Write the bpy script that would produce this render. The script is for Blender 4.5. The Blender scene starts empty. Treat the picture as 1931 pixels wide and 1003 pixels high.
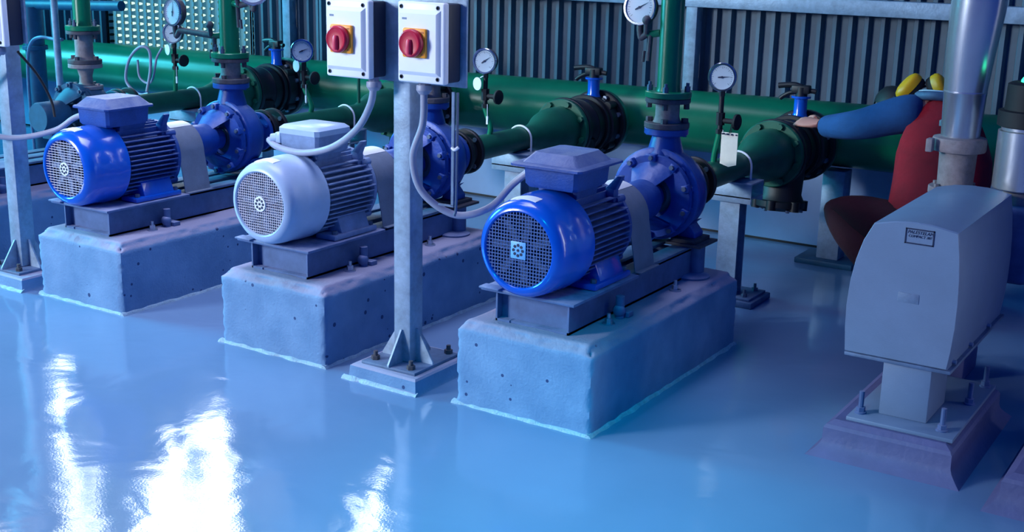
import bpy, bmesh, math, random
from mathutils import Vector, Matrix, noise
random.seed(7)
PI = math.pi
C = bpy.context.scene.collection
V = Vector

# ---------------------------------------------------------------- helpers
def srgb(r, g, b):
    f = lambda c: (c/12.92 if c <= .04045 else ((c+.055)/1.055)**2.4)
    return (f(r/255), f(g/255), f(b/255), 1)

def mat(name, col, rough=.5, metal=0., var=0., scale=8., bump=0., bscale=60., spec=.5, coat=0., dust=None, dust_amt=0.):
    m = bpy.data.materials.new(name); m.use_nodes = True
    nt = m.node_tree; b = nt.nodes['Principled BSDF']
    b.inputs['Base Color'].default_value = col
    b.inputs['Roughness'].default_value = rough
    b.inputs['Metallic'].default_value = metal
    b.inputs['Specular IOR Level'].default_value = spec
    b.inputs['Coat Weight'].default_value = coat
    tc = nt.nodes.new('ShaderNodeTexCoord')
    if var > 0 or dust:
        n = nt.nodes.new('ShaderNodeTexNoise'); n.inputs['Scale'].default_value = scale
        n.inputs['Detail'].default_value = 6; n.inputs['Roughness'].default_value = .65
        nt.links.new(tc.outputs['Object'], n.inputs['Vector'])
        r = nt.nodes.new('ShaderNodeValToRGB')
        lo = [max(0, c*(1-var)) for c in col[:3]]+[1]; hi = [min(1, c*(1+var)) for c in col[:3]]+[1]
        r.color_ramp.elements[0].position = .35; r.color_ramp.elements[0].color = lo
        r.color_ramp.elements[1].position = .68; r.color_ramp.elements[1].color = hi
        nt.links.new(n.outputs['Fac'], r.inputs['Fac'])
        nt.links.new(r.outputs['Color'], b.inputs['Base Color'])
        if dust:      # settled dust lies on faces that look up
            ge = nt.nodes.new('ShaderNodeNewGeometry'); sx = nt.nodes.new('ShaderNodeSeparateXYZ'); nt.links.new(ge.outputs['Normal'], sx.inputs[0])
            mr = nt.nodes.new('ShaderNodeMapRange'); mr.interpolation_type = 'SMOOTHSTEP'; mr.inputs['From Min'].default_value = .25; mr.inputs['From Max'].default_value = .85
            nt.links.new(sx.outputs[2], mr.inputs['Value'])
            ml_ = nt.nodes.new('ShaderNodeMath'); ml_.operation = 'MULTIPLY'; n3 = nt.nodes.new('ShaderNodeMapRange'); n3.inputs['From Min'].default_value = .25; n3.inputs['From Max'].default_value = .6
            nt.links.new(n.outputs['Fac'], n3.inputs['Value']); nt.links.new(mr.outputs[0], ml_.inputs[0]); nt.links.new(n3.outputs[0], ml_.inputs[1])
            mc = nt.nodes.new('ShaderNodeMix'); mc.data_type = 'RGBA'; nt.links.new(ml_.outputs[0], mc.inputs['Factor'])
            nt.links.new(r.outputs['Color'], mc.inputs['A']); mc.inputs['B'].default_value = dust
            nt.links.new(mc.outputs['Result'], b.inputs['Base Color'])
    if bump > 0:
        n2 = nt.nodes.new('ShaderNodeTexNoise'); n2.inputs['Scale'].default_value = bscale
        n2.inputs['Detail'].default_value = 4
        nt.links.new(tc.outputs['Object'], n2.inputs['Vector'])
        bp = nt.nodes.new('ShaderNodeBump'); bp.inputs['Strength'].default_value = bump
        bp.inputs['Distance'].default_value = .01
        nt.links.new(n2.outputs['Fac'], bp.inputs['Height'])
        nt.links.new(bp.outputs['Normal'], b.inputs['Normal'])
    return m

ROOT = {}
def frame(d):
    d = V(d).normalized()
    a = V((0, 0, 1)) if abs(d.z) < .9 else V((1, 0, 0))
    u = a.cross(d).normalized(); w = d.cross(u)
    return u, w, d

class MB:
    def __init__(s): s.bm = bmesh.new()
    def merge(s, t, M=None):
        if M: bmesh.ops.transform(t, matrix=M, verts=t.verts)
        me = bpy.data.meshes.new('tmp'); t.to_mesh(me); t.free()
        s.bm.from_mesh(me); bpy.data.meshes.remove(me); return s
    def box(s, x0, x1, y0, y1, z0, z1, bev=0, seg=2, M=None):
        t = bmesh.new(); bmesh.ops.create_cube(t, size=1)
        for v in t.verts: v.co = V(((x0+x1)/2+v.co.x*(x1-x0), (y0+y1)/2+v.co.y*(y1-y0), (z0+z1)/2+v.co.z*(z1-z0)))
        if bev: bmesh.ops.bevel(t, geom=t.edges[:], offset=bev, segments=seg, profile=.5, affect='EDGES')
        return s.merge(t, M)
    def loft(s, rings, cap=True, closed=True):
        bm = s.bm; vr = [[bm.verts.new(p) for p in r] for r in rings]
        n = len(vr[0])
        for a, b in zip(vr, vr[1:]):
            for i in range(n if closed else n-1):
                j = (i+1) % n
                try: bm.faces.new((a[i], a[j], b[j], b[i]))
                except ValueError: pass
        if cap:
            for r in (vr[0][::-1], vr[-1]):
                try: bm.faces.new(r)
                except ValueError: pass
        return s
    def lathe(s, o, d, prof, n=40, cap=True, a0=0, a1=2*PI):
        """prof: list of (along, radius)"""
        u, w, d = frame(d); o = V(o)
        full = abs(a1-a0-2*PI) < 1e-6
        m = n if full else n+1
        rings = []
        for t, r in prof:
            r = max(r, 1e-4)
            rings.append([o+d*t+(u*math.cos(a0+(a1-a0)*k/n)+w*math.sin(a0+(a1-a0)*k/n))*r for k in range(m)])
        return s.loft(rings, cap and full, full)
    def cyl(s, a, b, r, r2=None, n=24):
        a, b = V(a), V(b)
        return s.lathe(a, b-a, [(0, r), ((b-a).length, r if r2 is None else r2)], n)
    def ring(s, o, d, ri, ro, h, n=40):
        return s.lathe(o, d, [(0, ri), (0, ro), (h, ro), (h, ri), (0, ri)], n, cap=False)
    def flange(s, o, d, r, h, nb=0, rb=None, br=.010, n=36, boltlen=.012, bev=.003):
        s.lathe(o, d, [(0, r-bev), (bev, r), (h-bev, r), (h, r-bev)], n)
        if nb: s.bolts(o, d, rb or r*.82, nb, br, -boltlen, h+boltlen)
        return s
    def bolts(s, o, d, rb, nb, br, t0, t1, off=.3):
        u, w, d = frame(d); o = V(o)
        for k in range(nb):
            a = off+2*PI*k/nb
            p = o+(u*math.cos(a)+w*math.sin(a))*rb
            s.cyl(p+d*t0, p+d*t1, br, n=6)
        return s
    def sphere(s, c, r, n=16, sc=(1, 1, 1)):
        t = bmesh.new(); bmesh.ops.create_uvsphere(t, u_segments=n*2, v_segments=n, radius=r)
        for v in t.verts: v.co = V((v.co.x*sc[0], v.co.y*sc[1], v.co.z*sc[2]))+V(c)
        return s.merge(t)
    def prism(s, pts, ext, bev=0):
        """planar polygon of 3d points pushed along ext"""
        t = bmesh.new(); vs = [t.verts.new(p) for p in pts]; f = t.faces.new(vs)
        r = bmesh.ops.extrude_face_region(t, geom=[f])
        for g in r['geom']:
            if isinstance(g, bmesh.types.BMVert): g.co += V(ext)
        if bev: bmesh.ops.bevel(t, geom=t.edges[:], offset=bev, segments=2, profile=.5, affect='EDGES')
        return s.merge(t)
    def tube(s, pts, r, n=14, smooth=8, cap=True):
        P = [V(p) for p in pts]
        if smooth and len(P) > 2:
            Q = []
            for i in range(len(P)-1):
                p0 = P[i-1] if i else P[i]*2-P[i+1]; p1 = P[i]; p2 = P[i+1]
                p3 = P[i+2] if i+2 < len(P) else P[i+1]*2-P[i]
                for k in range(smooth):
                    t = k/smooth
                    Q.append(.5*((2*p1)+(p2-p0)*t+(2*p0-5*p1+4*p2-p3)*t*t+(3*p1-p0-3*p2+p3)*t**3))
            Q.append(P[-1]); P = Q
        rings = []; up = None
        for i, p in enumerate(P):
            d = (P[min(i+1, len(P)-1)]-P[max(i-1, 0)]).normalized()
            if up is None: u, w, _ = frame(d)
            else:
                u = (up-d*up.dot(d)).normalized(); w = d.cross(u)
            up = u
            rr = r[min(i, len(r)-1)] if isinstance(r, (list, tuple)) else r
            rings.append([p+(u*math.cos(2*PI*k/n)+w*math.sin(2*PI*k/n))*rr for k in range(n)])
        return s.loft(rings, cap)
    def text(s, body, size, M, depth=.0006):
        cu = bpy.data.curves.new('t', 'FONT'); cu.body = body; cu.size = size; cu.extrude = depth; cu.shear = .25
        cu.align_x = 'LEFT'
        o = bpy.data.objects.new('t', cu); me = o.to_mesh(); t = bmesh.new(); t.from_mesh(me)
        o.to_mesh_clear(); bpy.data.objects.remove(o); bpy.data.curves.remove(cu)
        return s.merge(t, M)
    def build(s, name, m, parent=None, smooth=35, label=None, loc=None):
        me = bpy.data.meshes.new(name)
        bmesh.ops.recalc_face_normals(s.bm, faces=s.bm.faces[:])
        base = V((0, 0, 0))
        if parent is not None: base = ROOT[parent.name]
        elif loc is not None: base = V(loc)
        for v in s.bm.verts: v.co -= base
        s.bm.to_mesh(me); s.bm.free(); me.materials.append(m)
        if smooth:
            me.polygons.foreach_set('use_smooth', [True]*len(me.polygons))
            me.set_sharp_from_angle(angle=math.radians(smooth))
        o = bpy.data.objects.new(name, me); C.objects.link(o)
        if parent is not None: o.parent = parent; ROOT[o.name] = base
        else: o.location = base; ROOT[o.name] = base
        if label: o['label'] = label
        return o

def build_each(mb, name, m, parent, tol=.05):
    """one object per bolt: the loose pieces lying within tol of each other stay together"""
    bm = mb.bm; bm.verts.index_update(); seen = set(); isl = []
    for v in bm.verts:
        if v.index in seen: continue
        st = [v]; seen.add(v.index); g = []
        while st:
            q = st.pop(); g.append(q)
            for e in q.link_edges:
                o = e.other_vert(q)
                if o.index not in seen: seen.add(o.index); st.append(o)
        c = sum((q.co for q in g), V())/len(g); isl.append([c, g])
    cl = []
    for c, g in isl:
        for k in cl:
            if (k[0]-c).length < tol: k[1] += g; break
        else: cl.append([c, list(g)])
    for c, g in cl:
        n = MB(); mp = {q: n.bm.verts.new(q.co) for q in g}
        for f in {f for q in g for f in q.link_faces}: n.bm.faces.new([mp[q] for q in f.verts])
        n.build(name, m, parent)
    bm.free()

def thing(name, label, cat, loc, group=None):
    o = bpy.data.objects.new(name, None); C.objects.link(o); o.empty_display_size = .05
    o.location = loc; ROOT[o.name] = V(loc); o['label'] = label; o['category'] = cat
    if group: o['group'] = group
    return o
def tag(o, label, cat, group=None):
    o['label'] = label; o['category'] = cat
    if group: o['group'] = group
    return o
def struct(o): o['kind'] = 'structure'; return o

# ---------------------------------------------------------------- materials
M = {}
M['galv'] = mat('galvanised_steel', srgb(148, 168, 190), .5, .35, .22, 14, .1, 90)
M['galv_dark'] = mat('weathered_galvanised', srgb(95, 118, 150), .6, .25, .25, 12)
M['paint_blue'] = mat('gloss_blue_enamel', srgb(10, 88, 205), .22, 0, .06, 5, 0, coat=.5)
M['paint_blue_pump'] = mat('pump_blue_enamel', srgb(14, 66, 158), .42, 0, .18, 9, .15, 50, dust=srgb(70, 100, 165))
M['paint_blue_dusty'] = mat('dusty_blue_casting', srgb(30, 72, 152), .5, 0, .2, 11, .2, 120, dust=srgb(104, 122, 165))
M['paint_grey'] = mat('light_grey_enamel', srgb(165, 188, 220), .35, 0, .07, 6)
M['paint_grey_dusty'] = mat('dusty_grey_casting', srgb(120, 142, 182), .6, 0, .2, 12, .15, 120)
M['frame'] = mat('slate_painted_steel', srgb(78, 104, 150), .6, .0, .2, 10, dust=srgb(140, 150, 186))
M['guard'] = mat('charcoal_sheet_steel', srgb(112, 126, 148), .6, .05, .12, 12, .1, 200)
M['black'] = mat('black_paint', srgb(12, 16, 26), .5, 0, .2, 12)
M['blackrub'] = mat('black_rubber', srgb(14, 18, 26), .7)
M['flange_dark'] = mat('oxide_dark_flange', srgb(74, 72, 82), .7, .0, .3, 18, .2, 60)
M['spool'] = mat('dusty_grey_iron', srgb(142, 134, 138), .75, .0, .22, 20, .2, 70)
M['green'] = mat('green_pipe_enamel', srgb(0, 116, 80), .3, 0, .14, 4)
M['green_dark'] = mat('dark_green_pipe_enamel', srgb(6, 88, 66), .42, 0, .2, 7)
M['bolt'] = mat('zinc_bolt', srgb(170, 185, 205), .3, .8)
M['bolt_dull'] = mat('dull_bolt', srgb(90, 104, 130), .45, .5)
M['plastic'] = mat('pale_grey_plastic', srgb(236, 238, 246), .38, 0, .03, 4)
M['plastic_dark'] = mat('dark_grey_plastic', srgb(28, 36, 62), .5)
M['red'] = mat('red_plastic', srgb(190, 8, 54), .4)
M['red_grip'] = mat('lightened_red_plastic', srgb(216, 52, 88), .45)  # knob red made lighter to offset the shade on the grip
M['yellow'] = mat('orange_yellow_plastic', srgb(255, 160, 30), .4)
M['cable'] = mat('grey_cable_sheath', srgb(150, 154, 176), .45, 0, .06, 14)
M['white'] = mat('white_label', srgb(228, 232, 240), .5)
M['cream'] = mat('cream_card', srgb(222, 212, 200), .6, 0, .06, 20)
M['dial'] = mat('dial_face', srgb(178, 196, 212), .35)
M['chrome'] = mat('stainless_bezel', srgb(190, 198, 208), .18, 1.)
M['steel'] = mat('stainless_pipe', srgb(196, 200, 208), .26, .78, .06, 6)
M['ink'] = mat('dark_ink', srgb(14, 32, 70), .6)
M['grille'] = mat('grille_wire', srgb(64, 92, 150), .5, .3)
M['grille_light'] = mat('pale_grille_wire', srgb(190, 188, 206), .5, .2)
M['fan'] = mat('fan_plastic', srgb(96, 116, 158), .6, 0, .2, 30)
M['fan_dark'] = mat('dark_fan_housing', srgb(20, 30, 66), .7)  # one even dark navy for the disc behind the fan
M['badge'] = mat('light_blue_badge', srgb(110, 175, 230), .4)
M['hood'] = mat('grey_machine_enamel', srgb(112, 134, 164), .5, 0, .06, 5, .08, 200)
M['hood_worn'] = mat('worn_sticker_grey', srgb(108, 130, 160), .6, 0, .1, 60)
M['pad'] = mat('mauve_painted_concrete', srgb(92, 96, 140), .6, 0, .12, 6, .2, 50)
M['red_cloth'] = mat('red_vest_cloth', srgb(172, 6, 32), .85, 0, .15, 9, .3, 40)
M['maroon_cloth'] = mat('maroon_trouser_cloth', srgb(62, 8, 24), .9, 0, .15, 9, .3, 40)
M['blue_cloth'] = mat('denim_blue_cloth', srgb(26, 74, 128), .9, 0, .14, 9, .3, 40)
M['skin'] = mat('skin', srgb(196, 132, 118), .55, 0, .06, 20)
M['hair'] = mat('black_hair', srgb(14, 14, 18), .6)
M['muff'] = mat('yellow_muff_plastic', srgb(232, 172, 8), .4)
M['wallw'] = mat('white_painted_masonry', srgb(150, 180, 220), .6, 0, .08, 2, .1, 20)
M['cover_teal'] = mat('teal_casting', srgb(30, 84, 116), .55, 0, .2, 10)

def concrete():
    m = bpy.data.materials.new('blue_grey_concrete'); m.use_nodes = True; nt = m.node_tree
    b = nt.nodes['Principled BSDF']; b.inputs['Roughness'].default_value = .72
    tc = nt.nodes.new('ShaderNodeNewGeometry')
    n = nt.nodes.new('ShaderNodeTexNoise'); n.inputs['Scale'].default_value = 7; n.inputs['Detail'].default_value = 8
    nt.links.new(tc.outputs['Position'], n.inputs['Vector'])
    r = nt.nodes.new('ShaderNodeValToRGB')
    r.color_ramp.elements[0].position = .3; r.color_ramp.elements[0].color = srgb(90, 130, 172)
    r.color_ramp.elements[1].position = .75; r.color_ramp.elements[1].color = srgb(116, 154, 194)
    nt.links.new(n.outputs['Fac'], r.inputs['Fac'])
    # air holes
    vo = nt.nodes.new('ShaderNodeTexVoronoi'); vo.inputs['Scale'].default_value = 26; vo.inputs['Randomness'].default_value = 1
    nt.links.new(tc.outputs['Position'], vo.inputs['Vector'])
    sep = nt.nodes.new('ShaderNodeSeparateColor'); nt.links.new(vo.outputs['Color'], sep.inputs['Color'])
    th = nt.nodes.new('ShaderNodeMath'); th.operation = 'MULTIPLY_ADD'
    nt.links.new(sep.outputs['Red'], th.inputs[0]); th.inputs[1].default_value = .75; th.inputs[2].default_value = -.50
    lt = nt.nodes.new('ShaderNodeMath'); lt.operation = 'LESS_THAN'
    nt.links.new(vo.outputs['Distance'], lt.inputs[0]); nt.links.new(th.outputs[0], lt.inputs[1])
    mx = nt.nodes.new('ShaderNodeMix'); mx.data_type = 'RGBA'
    nt.links.new(lt.outputs[0], mx.inputs['Factor']); nt.links.new(r.outputs['Color'], mx.inputs['A'])
    mx.inputs['B'].default_value = srgb(30, 62, 112)
    ge = nt.nodes.new('ShaderNodeNewGeometry'); sx = nt.nodes.new('ShaderNodeSeparateXYZ'); nt.links.new(ge.outputs['Normal'], sx.inputs[0])
    mr = nt.nodes.new('ShaderNodeMapRange'); mr.inputs['From Min'].default_value = .35; mr.inputs['From Max'].default_value = .8
    nt.links.new(sx.outputs[2], mr.inputs['Value'])
    du = nt.nodes.new('ShaderNodeMix'); du.data_type = 'RGBA'; nt.links.new(mr.outputs[0], du.inputs['Factor'])
    nt.links.new(mx.outputs['Result'], du.inputs['A']); du.inputs['B'].default_value = srgb(146, 148, 176)
    nt.links.new(du.outputs['Result'], b.inputs['Base Color'])
    n2 = nt.nodes.new('ShaderNodeTexNoise'); n2.inputs['Scale'].default_value = 90; n2.inputs['Detail'].default_value = 5
    nt.links.new(tc.outputs['Position'], n2.inputs['Vector'])
    bp = nt.nodes.new('ShaderNodeBump'); bp.inputs['Strength'].default_value = .25; bp.inputs['Distance'].default_value = .01
    nt.links.new(n2.outputs['Fac'], bp.inputs['Height']); nt.links.new(bp.outputs['Normal'], b.inputs['Normal'])
    return m
M['conc'] = concrete()
M['sealant'] = mat('pale_mortar_bead', srgb(150, 182, 202), .6, 0, .15, 40, .5, 120)

def floor_mat():
    m = bpy.data.materials.new('glossy_epoxy_floor'); m.use_nodes = True; nt = m.node_tree
    b = nt.nodes['Principled BSDF']; b.inputs['Roughness'].default_value = .09
    b.inputs['Specular IOR Level'].default_value = .5
    tc = nt.nodes.new('ShaderNodeTexCoord')
    n = nt.nodes.new('ShaderNodeTexNoise'); n.inputs['Scale'].default_value = .9; n.inputs['Detail'].default_value = 4
    nt.links.new(tc.outputs['Object'], n.inputs['Vector'])
    r = nt.nodes.new('ShaderNodeValToRGB')
    r.color_ramp.elements[0].position = .3; r.color_ramp.elements[0].color = srgb(104, 134, 170)
    r.color_ramp.elements[1].position = .75; r.color_ramp.elements[1].color = srgb(116, 146, 182)
    nt.links.new(n.outputs['Fac'], r.inputs['Fac']); nt.links.new(r.outputs['Color'], b.inputs['Base Color'])
    a = nt.nodes.new('ShaderNodeTexNoise'); a.inputs['Scale'].default_value = 3.2; a.inputs['Detail'].default_value = 2.5
    a.inputs['Distortion'].default_value = .6
    nt.links.new(tc.outputs['Object'], a.inputs['Vector'])
    a2 = nt.nodes.new('ShaderNodeTexNoise'); a2.inputs['Scale'].default_value = 120; a2.inputs['Detail'].default_value = 1
    nt.links.new(tc.outputs['Object'], a2.inputs['Vector'])
    bp = nt.nodes.new('ShaderNodeBump'); bp.inputs['Strength'].default_value = .16; bp.inputs['Distance'].default_value = .03
    nt.links.new(a.outputs['Fac'], bp.inputs['Height'])
    bp2 = nt.nodes.new('ShaderNodeBump'); bp2.inputs['Strength'].default_value = .03; bp2.inputs['Distance'].default_value = .005
    nt.links.new(a2.outputs['Fac'], bp2.inputs['Height']); nt.links.new(bp.outputs['Normal'], bp2.inputs['Normal'])
    nt.links.new(bp2.outputs['Normal'], b.inputs['Normal'])
    return m
M['floor'] = floor_mat()
M['sheet'] = mat('corrugated_sheet', srgb(76, 98, 116), .55, .0, .25, 1.5)

def perforated():
    m = bpy.data.materials.new('perforated_translucent_sheet'); m.use_nodes = True; nt = m.node_tree
    b = nt.nodes['Principled BSDF']; b.inputs['Base Color'].default_value = srgb(120, 150, 170); b.inputs['Roughness'].default_value = .5
    out = nt.nodes['Material Output']
    tc = nt.nodes.new('ShaderNodeTexCoord'); sp = nt.nodes.new('ShaderNodeSeparateXYZ')
    nt.links.new(tc.outputs['Object'], sp.inputs[0])
    def wave(sock, f):
        a = nt.nodes.new('ShaderNodeMath'); a.operation = 'MULTIPLY'; a.inputs[1].default_value = f; nt.links.new(sock, a.inputs[0])
        s = nt.nodes.new('ShaderNodeMath'); s.operation = 'SINE'; nt.links.new(a.outputs[0], s.inputs[0]); return s.outputs[0]
    ad = nt.nodes.new('ShaderNodeMath'); ad.operation = 'ADD'
    nt.links.new(wave(sp.outputs[0], 2*PI/.044), ad.inputs[0]); nt.links.new(wave(sp.outputs[2], 2*PI/.052), ad.inputs[1])
    g = nt.nodes.new('ShaderNodeMath'); g.operation = 'GREATER_THAN'; g.inputs[1].default_value = 1.25
    nt.links.new(ad.outputs[0], g.inputs[0])
    tr = nt.nodes.new('ShaderNodeBsdfTransparent'); tr.inputs['Color'].default_value = (.27, .33, .29, 1); ms = nt.nodes.new('ShaderNodeMixShader')
    tl = nt.nodes.new('ShaderNodeBsdfTranslucent'); tl.inputs['Color'].default_value = srgb(150, 190, 190)
    m2 = nt.nodes.new('ShaderNodeMixShader'); m2.inputs[0].default_value = .35
    nt.links.new(b.outputs[0], m2.inputs[1]); nt.links.new(tl.outputs[0], m2.inputs[2])
    nt.links.new(g.outputs[0], ms.inputs[0]); nt.links.new(m2.outputs[0], ms.inputs[1]); nt.links.new(tr.outputs[0], ms.inputs[2])
    nt.links.new(ms.outputs[0], out.inputs['Surface'])
    return m
M['perf'] = perforated()

# ---------------------------------------------------------------- the setting
WY = 6.78
floor = MB(); floor.box(-16, 5, -3, WY+.4, -.2, 0)
struct(floor.build('floor', M['floor'], smooth=0))
b = MB(); b.box(-16, 5, WY, WY+.25, 0, .5)
struct(b.build('wall_back_lower', M['wallw'], smooth=0))
b = MB(); b.box(-16, 5, WY-.006, WY+.02, 0, .012)
struct(b.build('baseboard_back', M['black'], smooth=0))

def corrugated(x0, x1, z0, z1, pitch=.0885, depth=.036):
    mb = MB(); n = int(math.ceil((x1-x0)/pitch)); pr = []
    for k in range(n):
        x = x0+k*pitch
        pr += [(x, 0), (x+pitch*.50, 0), (x+pitch*.64, -depth), (x+pitch*.88, -depth)]
    pr.append((x0+n*pitch, 0))
    front = [V((x, WY+.05+y, z)) for z in (z0,) for x, y in pr]
    ring0 = [V((x, WY+.05+y, z0)) for x, y in pr]+[V((x, WY+.055+y, z0)) for x, y in pr[::-1]]
    ring1 = [V((p.x, p.y, z1)) for p in ring0]
    mb.loft([ring0, ring1], cap=True)
    return mb
# sheet wall with three openings high up on the left (daylight) : x ranges of the sheet bands
WIN = [(-9.35, -8.72, 2.2, 4.3), (-8.3, -6.75, 2.15, 4.3), (-6.0, -5.42, 2.25, 4.3)]
TOP = 4.6
struct(corrugated(-6.05, 5, .5, 2.12).build('wall_back', M['sheet'], smooth=0))
struct(corrugated(-6.70, -6.05, .5, 2.12).build('wall_back_middle', M['sheet'], smooth=0))
struct(corrugated(-16, -8.3, .5, 2.12).build('wall_back_left', M['sheet'], smooth=0))
struct(corrugated(-8.3, -6.70, .5, 2.12).build('wall_back_perforated', M['perf'], smooth=0))
# upper band, solid between the openings
xs = [-16]+[e for w in WIN for e in w[:2]]+[5]
up = MB()
for i in range(0, len(xs), 2): up.box(xs[i], xs[i+1], WY+.03, WY+.08, 2.1, TOP)
for w in WIN:
    up.box(w[0], w[1], WY+.03, WY+.08, 2.1, w[2]); up.box(w[0], w[1], WY+.03, WY+.08, w[3], TOP)
struct(up.build('wall_back_upper', M['sheet'], smooth=0))
for i, w in enumerate(WIN):
    f = MB()
    for x in (w[0], w[1]-.03): f.box(x, x+.03, WY+.0, WY+.09, w[2], w[3])
    f.box(w[0], w[1], WY+.0, WY+.09, w[2], w[2]+.03); f.box(w[0], w[1], WY, WY+.09, w[3]-.03, w[3])
    f.box((w[0]+w[1])/2-.008, (w[0]+w[1])/2+.008, WY+.02, WY+.06, w[2], w[3])
    struct(f.build('window_%d' % (i+1), M['galv'], smooth=0))
# rails and stanchions
t = MB(); t.box(-16, 5, WY-.07, WY+.02, 1.315, 1.40, .004); struct(t.build('trim_1', M['galv']))
for i, x in enumerate((-3.09, -6.24, -9.4, .3)):
    t = MB(); t.box(x-.035, x+.035, WY-.06, WY+.02, .5, TOP, .004); struct(t.build('trim_%d' % (i+2), M['galv']))
t = MB(); t.box(-16, 5, WY-.03, WY+.02, .485, .52, .003); struct(t.build('trim_6', M['galv_dark']))
# side wall far on the left
b = MB(); b.box(-16.2, -16, -3, WY+.3, 0, TOP); struct(b.build('wall_left', M['sheet'], smooth=0))

# ---------------------------------------------------------------- pump sets
SZ = .652                                   # shaft height
def plinth(cx, label, x0=-.287, x1=.287, y0=3.575, y1=4.86, h=.326, seed=0):
    root = thing('concrete_plinth', label, 'concrete block', (cx, (y0+y1)/2, 0), 'concrete pump plinths')
    t = bmesh.new(); st = .0125
    nx = int((x1-x0)/st); ny = int((y1-y0)/.0125); nz = int(h/st)
    def P(x, y, z):
        p = V((cx+x, y, z))
        # round and chip the edges
        def soft(d, L=.034): return max(0, 1-d/L)
        dx = min(x-x0, x1-x); dy = min(y-y0, y1-y); dz = h-z
        nb = noise.noise(p*9+V((seed*3, 0, 0)))*.5+.5; nf = noise.noise(p*38+V((seed, 0, 0)))
        e = .012+.016*nb+.005*nf
        sx = 1 if x-x0 < x1-x else -1; sy = 1 if y-y0 < y1-y else -1
        q = p.copy()
        wx, wy, wz = soft(dx), soft(dy), soft(dz)
        if wy*wz: q.y += sy*e*wz*wy*1.1; q.z -= e*wz*wy*.8
        if wx*wz: q.x += sx*e*wz*wx*1.1; q.z -= e*wz*wx*.8
        if wx*wy:
            k = max(0, nf)*.012+.004; ex, ey = soft(dx, .02), soft(dy, .02)
            q.x += sx*k*ex*ey; q.y += sy*k*ex*ey
        q += V((noise.noise(p*5), noise.noise(p*5+V((9, 0, 0))), noise.noise(p*6+V((0, 9, 0)))*.6))*.004
        if z <= 0: q.z = 0
        return q
    cache = {}
    def vert(i, j, k):
        key = (i, j, k)
        if key not in cache: cache[key] = t.verts.new(P(x0+(x1-x0)*i/nx, y0+(y1-y0)*j/ny, h*k/nz))
        return cache[key]
    for i in range(nx):
        for k in range(nz):
            for j in (0, ny): t.faces.new((vert(i, j, k), vert(i+1, j, k), vert(i+1, j, k+1), vert(i, j, k+1)))
    for j in range(ny):
        for k in range(nz):
            for i in (0, nx): t.faces.new((vert(i, j, k), vert(i, j+1, k), vert(i, j+1, k+1), vert(i, j, k+1)))
        for i in range(nx): t.faces.new((vert(i, j, nz), vert(i+1, j, nz), vert(i+1, j+1, nz), vert(i, j+1, nz)))
    mb = MB(); mb.merge(t); mb.build('block', M['conc'], root, 60)
    # mortar bead along the foot of the block
    s = MB()
    def bead(a, bb, out):
        n = 60; rings = []
        for k in range(n+1):
            p = V(a).lerp(V(bb), k/n); w = .010+.010*noise.noise(p*14+V((seed, 0, 3))); hh = .010+.006*noise.noise(p*19)
            o = V(out)
            rings.append([p-o*.012+V((0, 0, 0)), p+o*w, p+o*w*.75+V((0, 0, hh*.45)), p+o*w*.3+V((0, 0, hh)), p-o*.012+V((0, 0, hh*1.3))])
        s.loft(rings)
    bead((cx+x0-.015, y0, 0), (cx+x1, y0, 0), (0, -1, 0)); bead((cx+x1, y0-.01, 0), (cx+x1, y1, 0), (1, 0, 0))
    s.build('mortar_bead', M['sealant'], root, 50)
    return root

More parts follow.
